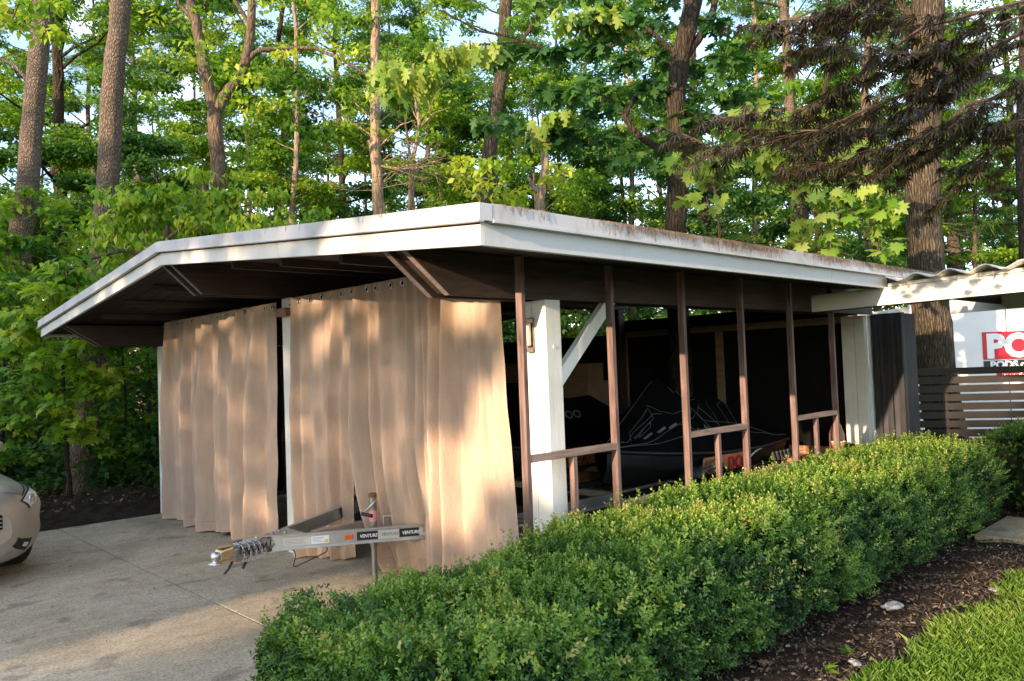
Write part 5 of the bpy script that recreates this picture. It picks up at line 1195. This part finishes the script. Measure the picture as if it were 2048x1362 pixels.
# ------------------------------------------------------------------ japanese maple overhead at the right
jm_foot = ground_at(2620, 4.6, 0)
jm = thing('japanese_maple', 'burgundy leaved japanese maple reaching in from the upper right', 'tree', jm_foot)
JL = [[(2400, 150, 4.4), (2230, -30, 4.2), (2048, 3, 4.3), (1850, 52, 4.5), (1740, 128, 4.6), (1700, 172, 4.7), (1620, 215, 4.9), (1520, 225, 5.1), (1440, 235, 5.2)],
      [(2400, 200, 4.3), (2200, 90, 4.2), (2048, 62, 4.3), (1940, 120, 4.4), (1860, 170, 4.5), (1740, 215, 4.6), (1640, 262, 4.8), (1540, 262, 5.0), (1430, 300, 5.1), (1365, 268, 5.2)],
      [(2400, 260, 4.4), (2220, 190, 4.3), (2048, 160, 4.4), (1950, 215, 4.5), (1860, 262, 4.6), (1760, 300, 4.7), (1680, 325, 4.8), (1610, 330, 4.9)],
      [(2300, -60, 4.2), (2048, -90, 4.3), (1800, -40, 4.5), (1700, 10, 4.7), (1620, 36, 4.9), (1560, 50, 5.0)],
      [(2400, 330, 4.5), (2220, 270, 4.5), (2048, 240, 4.6), (1960, 250, 4.7), (1880, 290, 4.8), (1830, 310, 4.9)],
      [(2200, 0, 4.1), (2048, 30, 4.0), (1960, 60, 4.1), (1900, 90, 4.2), (1830, 110, 4.3), (1700, 90, 4.4), (1620, 85, 4.6)],
      [(2300, 60, 4.6), (2048, 110, 4.7), (1950, 150, 4.8), (1850, 215, 4.9), (1780, 250, 5.0), (1700, 262, 5.1), (1640, 290, 5.2)],
      [(2400, 280, 4.8), (2200, 240, 4.7), (2048, 200, 4.7), (1980, 300, 4.8), (1930, 330, 4.9)],
      [(1850, 52, 4.5), (1790, 30, 4.6), (1720, 30, 4.8), (1660, 30, 4.9)]]
m_ = MB(); trunk_top = at(2400, 250, 4.4)-jm_foot
m_.tube([(0, 0, 0), (trunk_top*.4)+Vector((.06, .03, 0)), trunk_top], [.07, .05, .035], 10, jit=.05)
LP = []; LY = []; LT = []
for bi, path in enumerate(JL):
    pts = wobble([p-jm_foot for p in px_path(path)], 4, .012)
    m_.tube(pts, radii(len(pts), .015 if bi < 2 else .008, .002), 6, jit=.05)
    for i in range(len(pts)-1):
        if path[0][0] > 2100 and i < 6: continue
        for q in range(2):
            dirn = (pts[i+1]-pts[i]).normalized(); sd_ = 1 if (i+q) % 2 else -1
            side = dirn.cross(Vector((0, 0, 1))).normalized()*sd_; L = R.uniform(.12, .46)
            hd_ = (dirn*R.uniform(.7, 1)+side*R.uniform(.15, .8)+Vector((0, 0, R.uniform(-.22, .10)))).normalized()
            e = pts[i]+hd_*L-Vector((0, 0, L*.12))
            m_.tube([pts[i], pts[i].lerp(e, .5)+Vector((0, 0, .012)), e], [.0018, .0013, .0008], 4, cap=False)
            ya = atan2(-hd_.x, hd_.y); k_ = max(2, int(L/.085))
            for w in range(k_):
                c_ = pts[i].lerp(e, (w+1)/k_)
                for lr in ((-1, 1) if w < k_-1 else (0, -1, 1)):
                    LP.append(tuple(c_+Vector((R.gauss(0, .006), R.gauss(0, .006), 0)))); LY.append(ya+lr*.85+R.gauss(0, .15)); LT.append(R.uniform(.05, .9))
m_.build('trunk', M['redtwig'], jm)
n = len(LP)
me = scatter('crown', PALM[0], PALM[1], np.array(LP), np.array(LY)+NR.normal(0, .1, n), NR.uniform(-.75, -.05, n), NR.normal(0, .3, n), NR.uniform(.06, .10, n), np.clip(np.array(LT), 0, 1))
link('crown', me, M['burgundy'], jm)

# ------------------------------------------------------------------ unseen trees added behind the viewpoint, crowns shaped around holes to throw the dapple
TA, TE = tan(AZ), tan(EL)
def st(p): return (p[1]-TA*p[0], p[2]+TE/cos(AZ)*p[0])
def onX(px, py, x): d = at(px, py, 1)-CAM; return CAM+d*((x-CAM.x)/d.x)
def onY(px, py, y): d = at(px, py, 1)-CAM; return CAM+d*((y-CAM.y)/d.y)
HOLES = []
def hole(p, rs, rt, w=1.0):
    if w < .85: w *= .8
    s, t = st(p); HOLES.append((s, t, rs, rt, w))
for px, py, r, w in [(905, 945, .27, 1), (890, 915, .2, 1), (990, 845, .25, 1), (1000, 800, .13, .6), (880, 640, .10, .55), (930, 640, .12, .4), (930, 1020, .2, .3),
                     (665, 640, .13, .75), (690, 690, .10, .7), (640, 680, .12, .6), (625, 760, .16, .4), (740, 640, .10, .5), (800, 900, .18, .35), (660, 870, .16, .35), (610, 830, .12, .5), (600, 960, .14, .35),
                     (470, 660, .10, .8), (475, 690, .09, .8), (400, 680, .09, .6), (385, 720, .12, .5), (425, 720, .14, .5), (520, 690, .14, .45), (380, 840, .2, .35), (500, 800, .2, .4), (520, 1000, .14, .6), (500, 920, .18, .4), (440, 930, .14, .35), (350, 790, .14, .4), (360, 930, .12, .5), (560, 700, .07, .6)]:
    hole(onX(px, py, -.06), r*1.12, r*1.3, w)
for px, py, rs, rt, w in [(935, 470, .30, .16, 1), (860, 470, .22, .13, 1), (690, 465, .16, .15, 1), (665, 490, .18, .10, 1), (760, 440, .14, .08, .8), (380, 520, .26, .06, .8), (390, 500, .14, .07, .8), (235, 560, .20, .06, 1), (200, 600, .16, .06, .9), (150, 610, .14, .06, .7), (560, 450, .25, .05, .45), (470, 490, .3, .06, .5)]:
    hole(onX(px, py, XF), rs*.95, rt*1.3, w)
for z in (1.15, 1.35, 1.55, 1.75, 1.95, 2.1): hole((0, -.01, z), .30, .22, 1)
for x in np.arange(-.3, 4.2, .25):
    for z in (1.0, 1.2, 1.4, 1.6, 1.8, 2.0): 
        if z+.225*x > 1.02: hole((x, -.1, z), .24, .17, 1)
for x in np.arange(.5, 5.0, .2):
    for y in (-.3, -.6, -.9): hole((x, y, .78), .22, .09+.02*x, 1 if y > -.7 else .85)
hole((3.6, -.9, 2.14), .5, .24, 1); hole((3.6, -1.5, 2.14), .5, .24, 1)
for px, py in ((1930, 780), (1920, 820), (1915, 860), (1925, 870), (1990, 790), (2010, 830), (2040, 800), (1960, 830)): hole(at(px, py, 9.8), .2, .18, .8)
for px, py in ((1870, 640), (1880, 690), (1885, 720), (1860, 660)): hole(at(px, py, 9.8), .6, .5, 1)
for k in range(34): hole(at(R.uniform(1930, 2090), R.uniform(605, 740), 12.6), .2, .16, 1)
for px, py, rs, rt, w in [(700, 1165, .25, .05, .9), (640, 1180, .25, .045, .8), (780, 1150, .2, .05, .8), (580, 1205, .22, .04, .7), (500, 1225, .22, .04, .6), (420, 1245, .25, .035, .6), (330, 1262, .3, .035, .5), (200, 1272, .3, .035, .5), (480, 1290, .2, .02, .3), (560, 1180, .2, .03, .4)]:
    hole(on_ground(px, py), rs*1.5, rt*2.0, min(1, w*1.5))
for px, py in ((1860, 1230), (1900, 1210), (1800, 1270), (1720, 1340), (1980, 1160), (1950, 1180), (2040, 1130), (1650, 1362), (1840, 1300), (1760, 1350)): hole(on_ground(px, py), .34, .12, 1)
for x in np.arange(.2, 3.2, .25):
    for y in (-1.62, -1.85, -2.1):
        if sin(x*2.3+y*3) > -.5: hole((x, y, .03), .17, .07, .95)
def block(s, t):
    """wanted share of sunlight stopped at this point of the light field"""
    if t < 3.1: b_ = .95 if t > .1 else .88
    elif t < 5.2: b_ = .55 if s < 6 else .72
    else: b_ = .10 if s < 9 else .25
    for (hs, ht, rs, rt, w) in HOLES:
        q = ((s-hs)/rs)**2+((t-ht)/rt)**2
        if q < 1.6: b_ = min(b_, 1-w*(1 if q < .7 else (1.6-q)/.9))
    return b_
X0 = -19.0
shade = []
SB_ = [(-9, -3.2), (-3.2, 3.4), (3.4, 10), (10, 17)]
for k, (sa, sb) in enumerate(SB_):
    P = []; m = 0
    grid = {}
    ns, ntt = int((sb-sa)/.06), int(14/.06)
    while m < 60000:
        s = R.uniform(sa, sb); t = -2.2+13.2*R.random()**1.15; m += 1
        key = (int(s/.06), int(t/.06))
        if key not in grid: grid[key] = block(key[0]*.06+.03, key[1]*.06+.03)
        b_ = grid[key]
        if R.random() > (b_/.93)**2.2*1.0 if b_ > .12 else True: continue
        x = X0+R.uniform(-1.2, 1.2); P.append((x, s+TA*x, t-TE/cos(AZ)*x))
    yc_ = (-5.5, -3.0, 8.2, 13)[k]+TA*X0; base = Vector((X0+.2, yc_, 0)); t_ = thing('shade_tree', ['tall shade tree behind the viewpoint, rightmost of the row', 'tall shade tree directly behind the viewpoint', 'tall shade tree behind the drive, left of the viewpoint', 'tall shade tree behind the drive, leftmost of the row'][k], 'tree', base, group='shade trees across the drive')
    ms = MB(); ms.tube(wobble([Vector((0, 0, 0)), Vector((.1, .1, 6)), Vector((0, .3, 12)), Vector((0, 0, 17))], 4, .05), radii(13, .17, .05), 10)
    for q in range(16):
        z = R.uniform(7, 15); a = R.choice((pi/2, -pi/2))+R.uniform(-.6, .6); ms.tube([(0, 0, z), (cos(a)*1.2, sin(a)*1.2, z+.4), (cos(a)*2.6, sin(a)*2.6, z+1)], [.02, .014, .006], 5)
    ms.build('trunk', M['darkbark'], t_)
    n = len(P); PP = np.array(P, dtype=np.float32)-np.array(tuple(base), dtype=np.float32)[None]
    me = scatter('crown', OV[0], OV[1], PP, NR.normal(pi/2, 1.0, n), NR.uniform(-1.6, -.6, n), NR.normal(0, .5, n), NR.uniform(.13, .2, n), NR.random(n))
    link('crown', me, M['leafdark'], t_)
